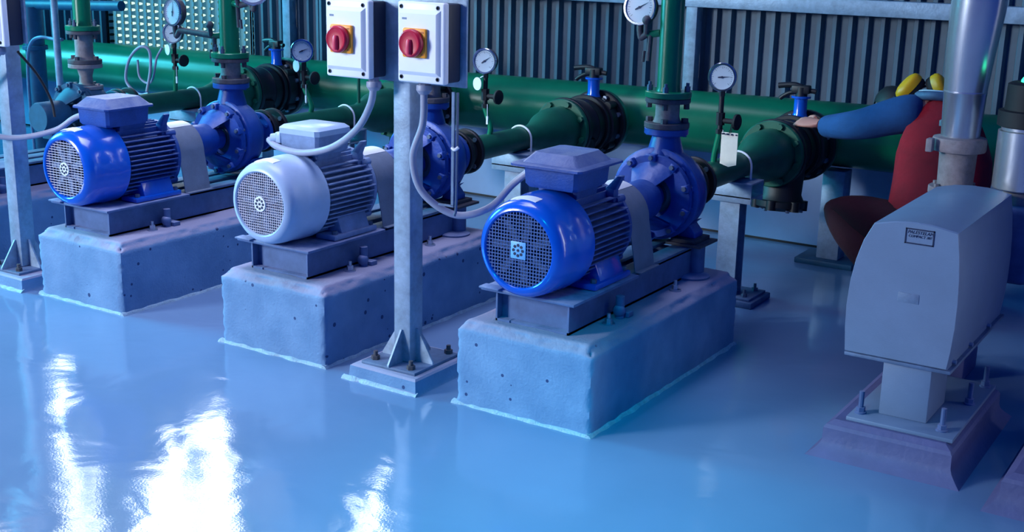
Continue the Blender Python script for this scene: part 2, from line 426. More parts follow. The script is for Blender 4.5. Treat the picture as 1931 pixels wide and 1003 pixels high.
def base_frame(cx, label, pads=True):
    Y0, Y1, Z0, Z1 = 3.655, 4.72, .326, .445
    r = thing('pump_base_frame', label, 'base frame', (cx, 4.2, .326), 'steel pump base frames')
    for sx in (-1, 1):
        c = MB(); xo = cx+sx*.155; xi = cx+sx*.148
        c.box(min(xo, xi), max(xo, xi), Y0, Y1, Z0, Z1)
        c.box(min(xo, cx+sx*.095), max(xo, cx+sx*.095), Y0, Y1, Z0, Z0+.009); c.box(min(xo, cx+sx*.095), max(xo, cx+sx*.095), Y0, Y1, Z1-.009, Z1)
        c.build('channel', M['frame'], r, 0)
    c = MB(); c.box(cx-.148, cx+.148, Y0+.035, Y0+.042, Z0, Z1-.01); c.box(cx-.148, cx+.148, Y0+.005, Y0+.042, Z0, Z0+.008)
    c.build('cross_channel', M['frame'], r, 0)
    c = MB(); c.box(cx-.148, cx+.148, Y1-.04, Y1-.032, Z0, Z1-.01)
    c.build('cross_channel', M['frame'], r, 0)
    p = MB(); p.box(cx-.196, cx+.196, 3.615, 4.11, Z1, Z1+.012, .003); p.box(cx-.196, cx-.11, 3.6, 3.65, Z1+.010, Z1+.018, .003)
    p.build('motor_plate', M['frame'], r)
    for a, bb in ((.085, .16), (-.16, -.085), (-.05, .035)):
        p = MB(); p.box(cx+a, cx+bb, 4.11, 4.72, Z1, Z1+.012, .002)
        p.build('top_rail', M['galv_dark'], r)
    for sx in (-1, 1):
        p = MB(); p.box(min(cx+sx*.055, cx+sx*.215), max(cx+sx*.055, cx+sx*.215), 4.62, 4.80, Z1+.012, Z1+.024, .003)
        p.box(min(cx+sx*.07, cx+sx*.185), max(cx+sx*.07, cx+sx*.185), 4.635, 4.785, Z1+.023, Z1+.04, .004)
        p.build('pump_pad', M['flange_dark'], r)
    for sx in (-1, 1):
        p = MB(); p.cyl((cx+sx*.165, 4.70, Z0+.012), (cx+sx*.165, 4.70, Z1+.012), .036); p.lathe((cx+sx*.165, 4.66, Z0), (0, 0, 1), [(0, .078), (.008, .078), (.014, .06)], 28)
        p.build('support_foot', M['frame'], r)
    for sx in (-1, 1):
        for y in (3.86, 4.42):
            p = MB(); x = cx+sx*.205
            p.cyl((x, y, Z0), (x, y, Z0+.006), .024); p.cyl((x, y, Z0+.006), (x, y, Z0+.024), .014, n=6); p.cyl((x, y, Z0+.024), (x, y, Z0+.042), .007)
            p.build('anchor_bolt', M['bolt'] if sx > 0 else M['bolt_dull'], r)
        p = MB(); x = cx+sx*.2; p.box(x-.03, x+.03, 3.97, 4.01, Z0, Z0+.02, .003); p.cyl((x, 3.955, Z0+.0), (x, 3.955, Z0+.085), .017, n=12); p.sphere((x, 3.95, Z0+.03), .024, 8)
        p.build('clamp', M['frame'], r)
    return r

def motor(cx, label, kind, CR=.180, GR=.136, bz=0.):
    """kind: 'blue' mesh grille + square badge, 'grey' round badge, 'slat' horizontal wires"""
    main = M['paint_grey'] if kind == 'grey' else M['paint_blue']
    body = M['paint_grey_dusty'] if kind == 'grey' else M['paint_blue_dusty']
    Z = .635
    r = thing('electric_motor', label, 'motor', (cx, 3.9, .459), 'pump motors')
    ctr = V((cx, 0, Z))
    A = lambda y: V((cx, y, Z))
    c = MB()
    g_, D = GR, CR-GR
    c.lathe(A(3.55), (0, 1, 0), [(.03, g_-.003), (.008, g_-.002), (.003, g_+.001), (.0, g_+.005), (.001, g_+.010), (.006, g_+D*.45), (.018, g_+D*.70), (.038, g_+D*.88), (.065, CR-.0015), (.09, CR),
                                (.150, CR), (.155, CR+.003), (.225, CR+.003), (.23, CR-.003), (.23, CR-.012), (.10, CR-.013), (.03, g_-.003)], 72, cap=False)
    c.build('fan_cowl', main, r, 40)
    # skirt block where the cowl meets the plate
    g = MB(); R = GR-.001
    if kind == 'slat':
        n = 22; w = .0030
        for k in range(n+1):
            z = -R+2*R*k/n; h = math.sqrt(max(0, R*R-z*z))
            if h > .01: g.box(cx-h, cx+h, 3.556, 3.561, Z+z-w/2, Z+z+w/2)
        for k in range(13):
            x = -R+2*R*k/12; h = math.sqrt(max(0, R*R-x*x))
            if h > .01: g.box(cx+x-.0008, cx+x+.0008, 3.558, 3.562, Z-h, Z+h)
    else:
        n = 22 if kind == 'blue' else 24; w = .0034 if kind == 'blue' else .0022
        for k in range(n+1):
            z = -R+2*R*k/n; h = math.sqrt(max(0, R*R-z*z))
            if h > .01:
                g.box(cx-h, cx+h, 3.556, 3.560, Z+z-w/2, Z+z+w/2); g.box(cx+z-w/2, cx+z+w/2, 3.5565, 3.5605, Z-h, Z+h)
    g.build('grille', M['grille_light'] if kind != 'blue' else M['grille'], r, 0)
    bd = MB(); bm_ = M['badge'] if kind == 'blue' else M['white']
    if kind == 'blue': bd.box(cx-.031, cx+.031, 3.552, 3.556, Z-.031, Z+.031, .002)
    else: bd.lathe(A(3.552), (0, 1, 0), [(0, .030), (.004, .031)], 28)
    bo = bd.build('badge', bm_, r)
    bh = MB(); bh.cyl(A(3.5505), A(3.5525), .0052, n=12)
    for k in range(8):
        a = 2*PI*k/8; bh.cyl((cx+.0185*math.cos(a), 3.5505, Z+.0185*math.sin(a)), (cx+.0185*math.cos(a), 3.5525, Z+.0185*math.sin(a)), .0055, n=10)
    bh.build('badge_hole', M['ink'], bo)
    f = MB(); f.cyl(A(3.60), A(3.606), GR+.008, n=40)
    f.build('fan_housing', M['fan_dark'], r)
    f = MB(); f.cyl(A(3.568), A(3.6), .03)
    for k in range(7):
        a = 2*PI*k/7+.3; u = V((math.cos(a), 0, math.sin(a))); w_ = V((-math.sin(a), 0, math.cos(a)))
        f.prism([A(3.573)+u*.03-w_*.012, A(3.573)+u*GR*.86-w_*.004, A(3.573)+u*GR*.86+w_*.022, A(3.573)+u*.03+w_*.012], (0, .018, 0))
    f.build('fan', M['fan'], r, 30)
    s = MB()
    rings = []
    for t_, rr in ((3.590, GR+(CR-GR)*.89+.0015), (3.605, GR+(CR-GR)*.955+.0015), (3.635, CR+.0008)):
        rings.append([V((cx+rr*math.sin(a), t_, Z+rr*math.cos(a))) for a in [-.30+.6*k/10-.05 for k in range(11)]]+[V((cx+(rr-.006)*math.sin(a), t_, Z+(rr-.006)*math.cos(a))) for a in [.25-.6*k/10 for k in range(11)]])
    s.loft(rings); s.build('label_strip', M['white'], r)
    # finned stator
    bdy = MB(); bdy.lathe(A(3.775), (0, 1, 0), [(0, .125), (0, .14), (.285, .14), (.30, .165), (.318, .165), (.326, .145), (.345, .115), (.36, .06), (.375, .05)], 48)
    nf = 13
    for k in range(nf):
        z = -.125+.25*k/(nf-1)
        h = math.sqrt(.174**2-z*z)
        for sx in (-1, 1):
            x0, x1 = sx*.10, sx*(h+.002)
            bdy.box(min(cx+x0, cx+x1), max(cx+x0, cx+x1), 3.785, 4.065+.012*math.sin(k*2.1), Z+z-.0030, Z+z+.0030, .0015, 1)
    for k in range(9):
        x = -.085+.17*k/8; h = math.sqrt(.172**2-x*x)
        bdy.box(cx+x-.003, cx+x+.003, 3.785, 4.065, Z+.10, Z+h, .0015, 1); bdy.box(cx+x-.003, cx+x+.003, 3.785, 4.065, Z-min(h, .174), Z-.10, .0015, 1)
    for k in range(4):
        a = PI/4+k*PI/2; bdy.cyl((cx+.158*math.cos(a), 4.04, Z+.158*math.sin(a)), (cx+.158*math.cos(a), 4.10, Z+.158*math.sin(a)), .017, n=12)
    bdy.prism([V((cx-.06, 3.80, Z+.12)), V((cx+.08, 3.80, Z+.12)), V((cx+.095, 3.80, .842+bz)), V((cx-.085, 3.80, .842+bz))], (0, .15, 0), .006)
    bdy.build('stator_body', body, r, 30)
    sh = MB(); sh.cyl(A(4.13), A(4.17), .024); sh.build('shaft', M['bolt_dull'], r)
    for sx in (-1, 1):
        ft = MB()
        ft.prism([V((cx+sx*.06, 3.86, .52)), V((cx+sx*.135, 3.86, .56)), V((cx+sx*.165, 3.86, .482)), V((cx+sx*.165, 3.86, .459)), V((cx+sx*.075, 3.86, .459))], (0, .18, 0), .005)
        ft.box(min(cx+sx*.07, cx+sx*.178), max(cx+sx*.07, cx+sx*.178), 3.80, 4.075, .459, .482, .006)
        fo = ft.build('foot', main if kind != 'grey' else body, r)
        bl = MB()
        for y in (3.825, 4.055): bl.cyl((cx+sx*.155, y, .482), (cx+sx*.155, y, .496), .012, n=6); 
        build_each(bl, 'foot_bolt', M['bolt_dull'], fo, .03)
    # terminal box
    X0, X1, Y0, Y1 = cx-.085, cx+.138, 3.705, 3.955
    if kind == 'slat': X0, X1 = cx-.085, cx+.125
    if kind == 'grey': X0, X1, Y0, Y1 = cx-.085, cx+.125, 3.76, 3.97
    tb = MB(); zb, zt = .84+bz, .918+bz
    mx_, my_ = (X0+X1)/2, (Y0+Y1)/2
    ins = .012
    def rr(x0, x1, y0, y1, z, c=.012):
        return [V((x0+c, y0, z)), V((x1-c, y0, z)), V((x1, y0+c, z)), V((x1, y1-c, z)), V((x1-c, y1, z)), V((x0+c, y1, z)), V((x0, y1-c, z)), V((x0, y0+c, z))]
    tb.loft([rr(X0+ins, X1-ins, Y0+ins, Y1-ins, zb), rr(X0+.004, X1-.004, Y0+.004, Y1-.004, zb+.012), rr(X0, X1, Y0, Y1, zt)])
    to = tb.build('terminal_box', M['paint_blue_dusty'] if kind != 'grey' else M['paint_grey_dusty'], r)
    ld = MB()
    if kind == 'grey':
        ld.loft([rr(X0-.004, X1+.004, Y0-.004, Y1+.004, zt, .015), rr(X0-.004, X1+.004, Y0-.004, Y1+.004, zt+.022, .015), rr(X0+.01, X1-.01, Y0+.01, Y1-.01, zt+.034, .015)])
    else:
        e = .036 if kind == 'blue' else .016
        ld.loft([rr(X0-e, X1+e, Y0-e, Y1+e, zt, .014), rr(X0-e, X1+e, Y0-e, Y1+e, zt+.008, .014), rr(X0-e+.004, X1+e-.004, Y0-e+.004, Y1+e-.004, zt+.011, .012),
                 rr(X0-.004, X1+.004, Y0-.004, Y1+.004, zt+.012, .012), rr(X0+.028, X1-.028, Y0+.028, Y1-.028, zt+.048, .014)])
    ld.build('terminal_lid', M['paint_blue_dusty'] if kind != 'grey' else M['paint_grey'], to)
    gl = MB()
    if kind == 'grey':
        gl.cyl((X0-.005, 3.80, .865), (X0-.055, 3.78, .855), .022, n=16); gl.box(X0-.03, X0, 3.77, 3.86, .842, .888, .006)
    else:
        gl.cyl((X0+.002, 3.80, .878+bz), (X0-.035, 3.80, .876+bz), .019, n=6)
    gl.build('gland', M['paint_grey'] if kind == 'grey' else M['blackrub'], to)
    ey = MB(); ey.box(cx+.08, cx+.12, 4.02, 4.06, .74, .80, .008); ey.prism([V((cx+.08, 4.02, .79)), V((cx+.125, 4.02, .79)), V((cx+.15, 4.02, .845)), V((cx+.13, 4.02, .845))], (0, .03, 0), .004)
    ey.build('lifting_lug', body, r)
    return r

def guard(cx, label, yo=0.):
    r = thing('coupling_guard', label, 'guard', (cx, 4.2+yo, .457), 'coupling guards')
    y0, y1 = 4.125+yo, 4.285+yo; R = .140; th = .004
    def path(R):
        p = [(-.172, .457), (-.162, .52), (-R, Z)]
        p += [(-R*math.cos(a), Z+R*math.sin(a)) for a in [PI*k/24 for k in range(1, 24)]]
        return p+[(R, Z), (.162+(R-.140), .52), (.172+(R-.140), .457)]
    Z = .634
    o_ = path(R); i_ = path(R-th)
    ring = lambda y: [V((cx+x, y, z)) for x, z in o_]+[V((cx+x, y, z)) for x, z in i_[::-1]]
    m = MB(); m.loft([ring(y0), ring(y1)])
    for sx in (-1, 1): m.box(min(cx+sx*.165, cx+sx*.195), max(cx+sx*.165, cx+sx*.195), y0, y1, .457, .461)
    m.build('hood', M['guard'], r, 40)
    s = MB(); rings = []
    for y in (y0+.004, y1-.004):
        an = [-.28+.74*k/10 for k in range(11)]
        rings.append([V((cx+(R+.0012)*math.sin(a), y, Z+(R+.0012)*math.cos(a))) for a in an]+[V((cx+(R-.001)*math.sin(a), y, Z+(R-.001)*math.cos(a))) for a in an[::-1]])
    s.loft(rings); s.build('label_sticker', M['white'], r)
    c = MB(); c.cyl((cx, 4.171, .64), (cx, 4.21+yo*.5, .64), .068); c.cyl((cx, 4.209+yo*.5, .64), (cx, 4.345+yo, .64), .074); c.build('coupling', M['black'], r)
    return r

def pump(cx, label, m=None, disc_z=.935, R=.195, yo=0.):
    m = m or M['paint_blue_pump']
    r = thing('centrifugal_pump', label, 'pump', (cx, 4.7+yo, .485), 'centrifugal pumps')
    Z = SZ+.008; A = lambda y: V((cx, y+yo, Z))
    h = MB()
    h.lathe(A(4.35), (0, 1, 0), [(0, .03), (0, .078), (.012, .084), (.16, .084), (.17, .078), (.19, .055), (.235, .055), (.235, .03)], 40)
    h.prism([V((cx-.05, 4.40+yo, Z-.06)), V((cx+.05, 4.40+yo, Z-.06)), V((cx+.04, 4.40+yo, .535)), V((cx-.04, 4.40+yo, .535))], (0, .05, 0), .005)
    h.build('bearing_housing', m, r, 40)
    l = MB()   # lantern: open on both sides, closed above and below
    l.ring(A(4.578), (0, 1, 0), .09, .172, .03, 56)
    l.ring(A(4.49), (0, 1, 0), .05, .083, .02, 40)
    for a in (PI/2, 3*PI/2):
        l.lathe(A(4.495), (0, 1, 0), [(0, .082), (.03, .105), (.09, .15), (.09, .136), (.03, .092), (0, .07), (0, .082)], 20, False, a-.72, a+.72)
    for k in range(10):
        a = 2*PI*(k+.5)/10; u = V((math.cos(a), 0, math.sin(a))); w = V((-math.sin(a), 0, math.cos(a)))
        l.prism([A(4.562)+u*.148-w*.016, A(4.562)+u*.178-w*.016, A(4.562)+u*.178+w*.016, A(4.562)+u*.148+w*.016], (0, .03, 0), .004)
    l.build('lantern', m, r, 30)
    sp = MB(); sp.cyl(A(4.53), A(4.64), .034); sp.lathe(A(4.60), (0, 1, 0), [(0, .05), (.012, .055), (.03, .1)], 30); sp.build('shaft_seal', M['bolt_dull'], r)
    v = MB(); n = 64; rings = []
    for off, k in ((0, .80), (0, 1.0), (.004, 1.04), (.02, 1.04), (.024, .97), (.05, 1.0), (.085, 1.0), (.12, .96), (.135, .88), (.15, .6), (.19, .55)):
        rg = []
        for i in range(n):
            a = 2*PI*i/n
            # scroll grows towards the discharge
            g = 1+.10*((a/(2*PI)+.25) % 1)
            rg.append(A(4.62+off)+V((math.cos(a), 0, math.sin(a)))*(R*.93*k*g))
        rings.append(rg)
    v.loft(rings)
    for k in range(12):
        a = 2*PI*(k+.5)/12; u = V((math.cos(a), 0, math.sin(a))); w = V((-math.sin(a), 0, math.cos(a)))
        v.prism([A(4.612)+u*.152-w*.012, A(4.612)+u*R*.90-w*.01, A(4.612)+u*R*.90+w*.01, A(4.612)+u*.152+w*.012], (0, .03, 0), .003)
    vo = v.build('volute', m, r, 35)
    bl = MB(); bl.bolts(A(4.585), (0, 1, 0), .163, 10, .010, -.032, .03); build_each(bl, 'casing_bolt', M['bolt_dull'], vo, .02)
    # discharge neck leaning out of the scroll
    d = MB(); d.lathe((cx, 4.69+yo, Z+R*.6), (0, 0, 1), [(0, .085), (.06, .075), (disc_z-Z-R*.6-.035, .058), (disc_z-Z-R*.6-.025, .062)], 32)
    d.prism([V((cx-.055, 4.655+yo, Z+R*.8)), V((cx+.055, 4.655+yo, Z+R*.8)), V((cx+.05, 4.655+yo, disc_z-.02)), V((cx-.05, 4.655+yo, disc_z-.02))], (0, .07, 0), .006)
    d.build('discharge_nozzle', m, r)
    d = MB(); d.flange((cx, 4.69+yo, disc_z-.027), (0, 0, 1), .092, .027, 4, .075, .010, boltlen=.008); d.build('discharge_flange', m, r)
    d = MB(); d.lathe(A(4.79), (0, 1, 0), [(0, .085), (.05, .06), (.075, .058)], 32); d.flange(A(4.86), (0, 1, 0), .103, .024, 8, .085, .009, boltlen=.006); d.build('suction_flange', m, r)
    for sx in (-1, 1):
        f = MB()
        f.prism([V((cx+sx*.07, 4.67+yo, Z-.13)), V((cx+sx*.16, 4.67+yo, Z-.10)), V((cx+sx*.135, 4.67+yo, .54)), V((cx+sx*.165, 4.67+yo, .505)), V((cx+sx*.165, 4.67+yo, .485)), V((cx+sx*.085, 4.67+yo, .485)), V((cx+sx*.10, 4.67+yo, .52))], (0, .085, 0), .004)
        f.build('foot', m, r)
    return r

def riser(cx, label, gl, zlow=.935, grey=False, yo=0., H=.105):
    YR = 4.69+yo
    r = thing('discharge_spool', gl, 'pipe spool', (cx, YR, .79 if grey else zlow), 'discharge spools')
    if grey:
        s = MB(); s.flange((cx, YR, .7905), (0, 0, 1), .092, .022, 4, .074, .012, boltlen=.012)
        s.lathe((cx, YR, .812), (0, 0, 1), [(0, .05), (.015, .038), (.05, .036), (.09, .046), (.10, .056)], 32); s.flange((cx, YR, .911), (0, 0, 1), .094, .0235); s.build('reducer', M['spool'], r)
    s = MB(); s.lathe((cx, YR, zlow+.02), (0, 0, 1), [(0, .062), (.012, .054), (.03, .05), (H-.02, .05), (H-.015, .055)], 32); s.build('pipe', M['spool'], r)
    s = MB(); s.flange((cx, YR, zlow), (0, 0, 1), .094, .024, 4, .074, .015, boltlen=.018); s.build('lower_flange', M['flange_dark'], r)
    s = MB(); s.flange((cx, YR, zlow+H), (0, 0, 1), .094, .02); s.bolts((cx, YR, zlow+H), (0, 0, 1), .078, 4, .012, -.025, .0); s.build('upper_flange', M['flange_dark'], r)
    p = thing('discharge_riser', label, 'pipe', (cx, YR, zlow+H+.021), 'green discharge risers')
    g = M['green']
    s = MB(); s.flange((cx, YR, zlow+H+.021), (0, 0, 1), .096, .026); s.build('flange', g, p)
    s = MB(); s.bolts((cx, YR, zlow+H+.047), (0, 0, 1), .078, 4, .012, 0, .022); s.bolts((cx, YR, zlow+H+.047), (0, 0, 1), .078, 4, .007, .02, .036); build_each(s, 'flange_bolt', M['bolt_dull'], p, .05)
    s = MB(); s.lathe((cx, YR, zlow+H+.045), (0, 0, 1), [(0, .053), (.02, .0485), (2.6, .0485)], 36); s.build('pipe', g, p)
    return p

def suction(cx, label, yo=0.):
    Z = SZ+.008; A = lambda y: V((cx, y, Z))
    r = thing('suction_pipe', label, 'pipe', (cx, 5.4, Z), 'green suction pipes')
    s = MB(); s.flange(A(4.890+yo), (0, 1, 0), .112, .028, bev=.005); s.lathe(A(4.918+yo), (0, 1, 0), [(0, .085), (.01, .075), (.05, .07), (.06, .085)], 36); s.flange(A(4.975+yo), (0, 1, 0), .112, .024, bev=.005)
    s.build('expansion_joint', M['black'], r)
    s = MB(); s.bolts(A(4.890+yo), (0, 1, 0), .092, 4, .012, -.004, .0, off=.8); s.bolts(A(4.975+yo), (0, 1, 0), .092, 4, .012, -.008, .034, off=.8); build_each(s, 'flange_bolt', M['bolt'], r, .03)
    s = MB(); s.lathe(A(4.999+yo), (0, 1, 0), [(0, .062), (.56-yo, .062)], 36)
    # reducer opening out to the big flange, level underneath
    rings = []
    for t, rr in [(5.559, .062), (5.60, .064), (5.67, .084), (5.74, .115), (5.80, .128), (5.92, .130)]:
        rings.append([V((cx+rr*math.cos(a), t, Z+rr*math.sin(a))) for a in [2*PI*k/40 for k in range(40)]])
    s.loft(rings); s.build('pipe_run', M['green_dark'], r, 40)
    s = MB(); s.flange(A(5.905), (0, 1, 0), .168, .03, bev=.005); s.bolts(A(5.905), (0, 1, 0), .148, 8, .016, -.02, .0); s.build('large_flange', M['green_dark'], r)
    return r

def strainer(cx, label):
    Z = SZ+.008; A = lambda y: V((cx, y, Z))
    r = thing('strainer', label, 'strainer', (cx, 6.03, Z), 'black strainers')
    s = MB(); s.flange(A(5.936), (0, 1, 0), .172, .03, bev=.004); s.lathe(A(5.965), (0, 1, 0), [(0, .14), (.03, .125), (.10, .125), (.13, .15)], 40); s.lathe(A(6.09), (0, 1, 0), [(0, .15), (.06, .15)], 40); s.flange(A(6.155), (0, 1, 0), .168, .028, bev=.004)
    s.build('body', M['black'], r, 40)
    # slanting basket leg with its bolted cover
    d = V((0, -.10, -1)).normalized(); o = V((cx+.02, 6.055, Z-.06))
    s = MB(); s.lathe(o, d, [(0, .11), (.16, .105), (.19, .12)], 32)
    s.build('basket_leg', M['black'], r, 40)
    s = MB(); q = o+d*.19
    s.lathe(q, d, [(0, .12), (.006, .128), (.035, .128), (.055, .09), (.06, .03)], 32)
    for k in range(6):
        u, w, _ = frame(d); a = 2*PI*k/6
        s.cyl(q+(u*math.cos(a)+w*math.sin(a))*.118, q+d*.05+(u*math.cos(a)+w*math.sin(a))*.118, .026, n=12)
    s.build('cover', M['black'], r, 40)
    s = MB(); s.bolts(q, d, .112, 6, .010, .046, .058); build_each(s, 'cover_bolt', M['bolt_dull'], r, .03)
    return r

def butterfly(cx, label, turn=0.):
    Z = SZ+.008; VY = .075; A = lambda y: V((cx, y+VY, Z))
    r = thing('butterfly_valve', label, 'valve', (cx, 6.25, Z), 'butterfly valves')
    s = MB(); s.lathe(A(6.114), (0, 1, 0), [(0, .15), (.004, .16), (.076, .16), (.08, .15)], 44)
    for k in range(4):
        a = PI/4+k*PI/2; s.cyl(A(6.118)+V((math.cos(a), 0, math.sin(a)))*.155, A(6.19)+V((math.cos(a), 0, math.sin(a)))*.155, .026, n=14)
    s.build('body', M['black'], r)
    s = MB(); s.flange(A(6.195), (0, 1, 0), .188, .030, bev=.005); s.build('end_flange', M['black'], r)
    s = MB(); s.bolts(A(6.195), (0, 1, 0), .16, 8, .014, -.022, .0, off=.4); build_each(s, 'flange_bolt', M['bolt'], r, .03)
    s = MB(); s.lathe((cx, 6.155+VY, Z+.145), (0, 0, 1), [(0, .045), (.03, .034), (.105, .034), (.108, .05), (.118, .05)], 24); s.build('neck', M['paint_blue'], r)
    hd = MB(); zt = Z+.263
    rot = Matrix.Translation((cx, 6.155+VY, zt)) @ Matrix.Rotation(turn, 4, 'Z')
    hd.cyl((cx, 6.155+VY, zt), (cx, 6.155+VY, zt+.045), .03, n=20)
    hd.box(-.05, .045, -.026, .026, .012, .055, .008, M=rot)
    t = MB()
    hd.tube([rot @ V(p) for p in ((0, 0, .045), (-.04, 0, .054), (-.09, 0, .05), (-.122, 0, .045))], [.015]*3, 10)
    hd.tube([rot @ V(p) for p in ((-.02, 0, .02), (-.06, 0, .012), (-.09, 0, -.004), (-.11, 0, -.02))], .012, 10)
    hd.tube([rot @ V(p) for p in ((.03, 0, .03), (.06, 0, .028), (.075, 0, .026))], .013, 10)
    hd.build('lever', M['black'], r)
    return r

def pipe_support(cx, label, y=5.47, w=.1):
    r = thing('pipe_support', label, 'pipe support', (cx, y, 0), 'galvanised pipe supports')
    s = MB()
    s.box(cx-.05, cx+.05, y-.045, y-.038, .014, .525); s.box(cx-.05, cx+.05, y+.038, y+.045, .014, .525); s.box(cx-.004, cx+.004, y-.04, y+.04, .014, .525)
    s.build('column', M['galv'], r, 0)
    s = MB(); s.box(cx-.115, cx+.115, y-.075, y-.068, .50, .595, .002); s.box(cx-.115, cx+.115, y+.068, y+.075, .50, .595, .002); s.box(cx-.115, cx+.115, y-.075, y+.075, .525, .531)
    s.box(cx-.115, cx+.115, y-.078, y+.078, .59, .5985, .002)
    s.build('saddle', M['galv'], r)
    s = MB(); s.box(cx-.11, cx+.16, y-.09, y+.16, 0, .03, .006); s.build('base_pad', M['galv_dark'], r)
    s = MB(); s.box(cx-.09, cx+.14, y-.07, y+.14, .03, .042, .002); s.build('base_plate', M['galv_dark'], r)
    s = MB()
    for x, yy in ((cx+.10, y+.1), (cx+.10, y-.035), (cx-.07, y+.1), (cx-.07, y-.035)): s.cyl((x, yy, .042), (x, yy, .058), .014, n=6); s.cyl((x, yy, .058), (x, yy, .078), .007)
    build_each(s, 'anchor_bolt', M['bolt_dull'], r, .05)
    s = MB(); Z = SZ+.008
    pts = [V((cx-.069, y+.02, .60))]+[V((cx-.069*math.cos(a), y+.02, Z+.069*math.sin(a))) for a in [PI*k/14 for k in range(15)]]+[V((cx+.069, y+.02, .60))]
    s.tube(pts, .0055, 8, 0); s.build('pipe_clip', M['white'], r)
    return r

def gauge_at(mb_parent, c, d, R=.062, val=.9, mirror=None):
    """gauge head on centre c facing d"""
    u, w, d = frame(d); c = V(c)
    g = MB(); g.lathe(c, d, [(-.036, R*.8), (-.034, R*.94), (.0, R*.94)], 40); g.build('gauge_case', M['flange_dark'], mb_parent)
    g = MB(); g.lathe(c, d, [(-.006, R*.95), (-.002, R*1.02), (.006, R*1.02), (.009, R*.98), (.009, R*.87), (.002, R*.86)], 44, cap=False); g.build('bezel', M['chrome'], mb_parent)
    g = MB(); g.cyl(c, c+d*.002, R*.87, n=40); dial = g.build('dial', M['dial'], mb_parent)
    g = MB()
    for k in range(25):
        a = math.radians(-45+270*k/24); rr = R*.76; l = .16 if k % 4 == 0 else .08
        e = u*math.cos(a)+w*math.sin(a); q = V((0, 0, 0))
        f = d.cross(e)
        p0, p1 = c+d*.0022+e*rr, c+d*.0022+e*(rr-R*l)
        g.prism([p0+f*.0007, p0-f*.0007, p1-f*.0007, p1+f*.0007], d*.0005)
    g.build('scale_marks', M['ink'], dial)
    g = MB(); e = u*math.cos(val)+w*math.sin(val); f = d.cross(e)
    g.prism([c+d*.004+e*R*.62, c+d*.004-e*R*.12+f*.0035, c+d*.004-e*R*.3+f*.0022, c+d*.004-e*R*.3-f*.0022, c+d*.004-e*R*.12-f*.0035], d*.0012)
    g.cyl(c+d*.003, c+d*.0065, .005, n=12)
    g.build('needle', M['ink'], dial)

def suction_gauge(cx, label, zc, xg, val, disc, card=False, y=5.2, d=(.2, -1, 0)):
    Z = SZ+.008
    r = thing('pressure_gauge', label, 'gauge', (cx, y, Z+.062), 'gauges on the suction pipes')
    x = cx
    s = MB(); s.tube([(x, y, Z+.055), (x+.004, y, Z+.1), (xg, y, Z+.19)], .014, 14); s.build('stem', M['green'], r)
    s = MB(); s.tube([(xg, y, Z+.185), (xg, y, zc-.062)], .012, 14, 0); s.cyl((xg, y, Z+.19), (xg, y, Z+.21), .019, n=8); s.cyl((xg, y, Z+.23), (xg, y, Z+.285), .021, n=8); s.cyl((xg, y, zc-.085), (xg, y, zc-.06), .014, n=6)
    s.build('cock_body', M['black'], r)
    s = MB(); zz = Z+.25; s.tube([(xg, y, zz), (xg+.075, y-.005, zz)], .012, 12, 0); s.lathe((xg+.073, y-.005, zz), (1, -.1, 0), [(0, .03), (.004, .036), (.014, .036), (.018, .03)], 24); s.build('handwheel', M['blackrub'], r)
    gauge_at(r, (xg, y-.01, zc), d, .063, val)
    if disc:
        s = MB(); s.lathe((xg-.03, y-.026, Z+.31), (-.3, -1, 0), [(0, .032), (.002, .033), (.004, .032)], 28); s.tube([(xg-.022, y-.015, Z+.34), (xg, y-.022, Z+.35)], .0025, 6, 0); s.build('tag_disc', M['white'], r)
    s = MB(); s.box(xg+.019, xg+.029, y-.018, y-.01, Z+.11, Z+.15); s.tube([(xg+.024, y-.014, Z+.15), (xg+.02, y-.01, Z+.21)], .002, 6, 0); s.build('small_tag', M['white'], r)
    return r

def discharge_gauge(cx, label, d, val, zc=1.417, R=.07, off=.135, yr=4.69, side=-1):
    r = thing('pressure_gauge', label, 'gauge', (cx+side*.05, yr, zc-.08), 'gauges on the discharge risers')
    z = zc-.105; X = lambda k: cx+side*k
    s = MB(); s.tube([(X(.047), yr-.01, z+.005), (X(.08), yr-.015, z), (X(.105), yr-.02, z)], .015, 12, 4); s.build('branch', M['green'], r)
    s = MB(); x = X(off); e = max(0, off-.135)
    if e: s.tube([(X(.1), yr-.02, z), (X(.1+e), yr-.02, z+.015)], .016, 12, 4)
    s.tube([(X(.1+e), yr-.02, z+(.015 if e else 0)), (X(.125+e), yr-.02, z-.016), (X(off-.005), yr-.02, z-.012), (x, yr-.02, z+.015), (x, yr-.02, zc-R+.005)], .014, 12, 6)
    s.cyl((X(.09), yr-.02, z-.11), (X(.085), yr-.02, z-.005), .011, n=10); s.cyl((X(.112), yr-.025, z-.115), (X(.108), yr-.025, z-.07), .007, n=8)
    s.cyl((X(.1), yr-.03, z), (X(.095), yr-.04, z+.05), .012, n=10); s.sphere((X(.095), yr-.04, z+.055), .02, 8)
    s.build('siphon', M['flange_dark'], r)
    gauge_at(r, (x, yr-.03, zc), d, R, val)
    return r

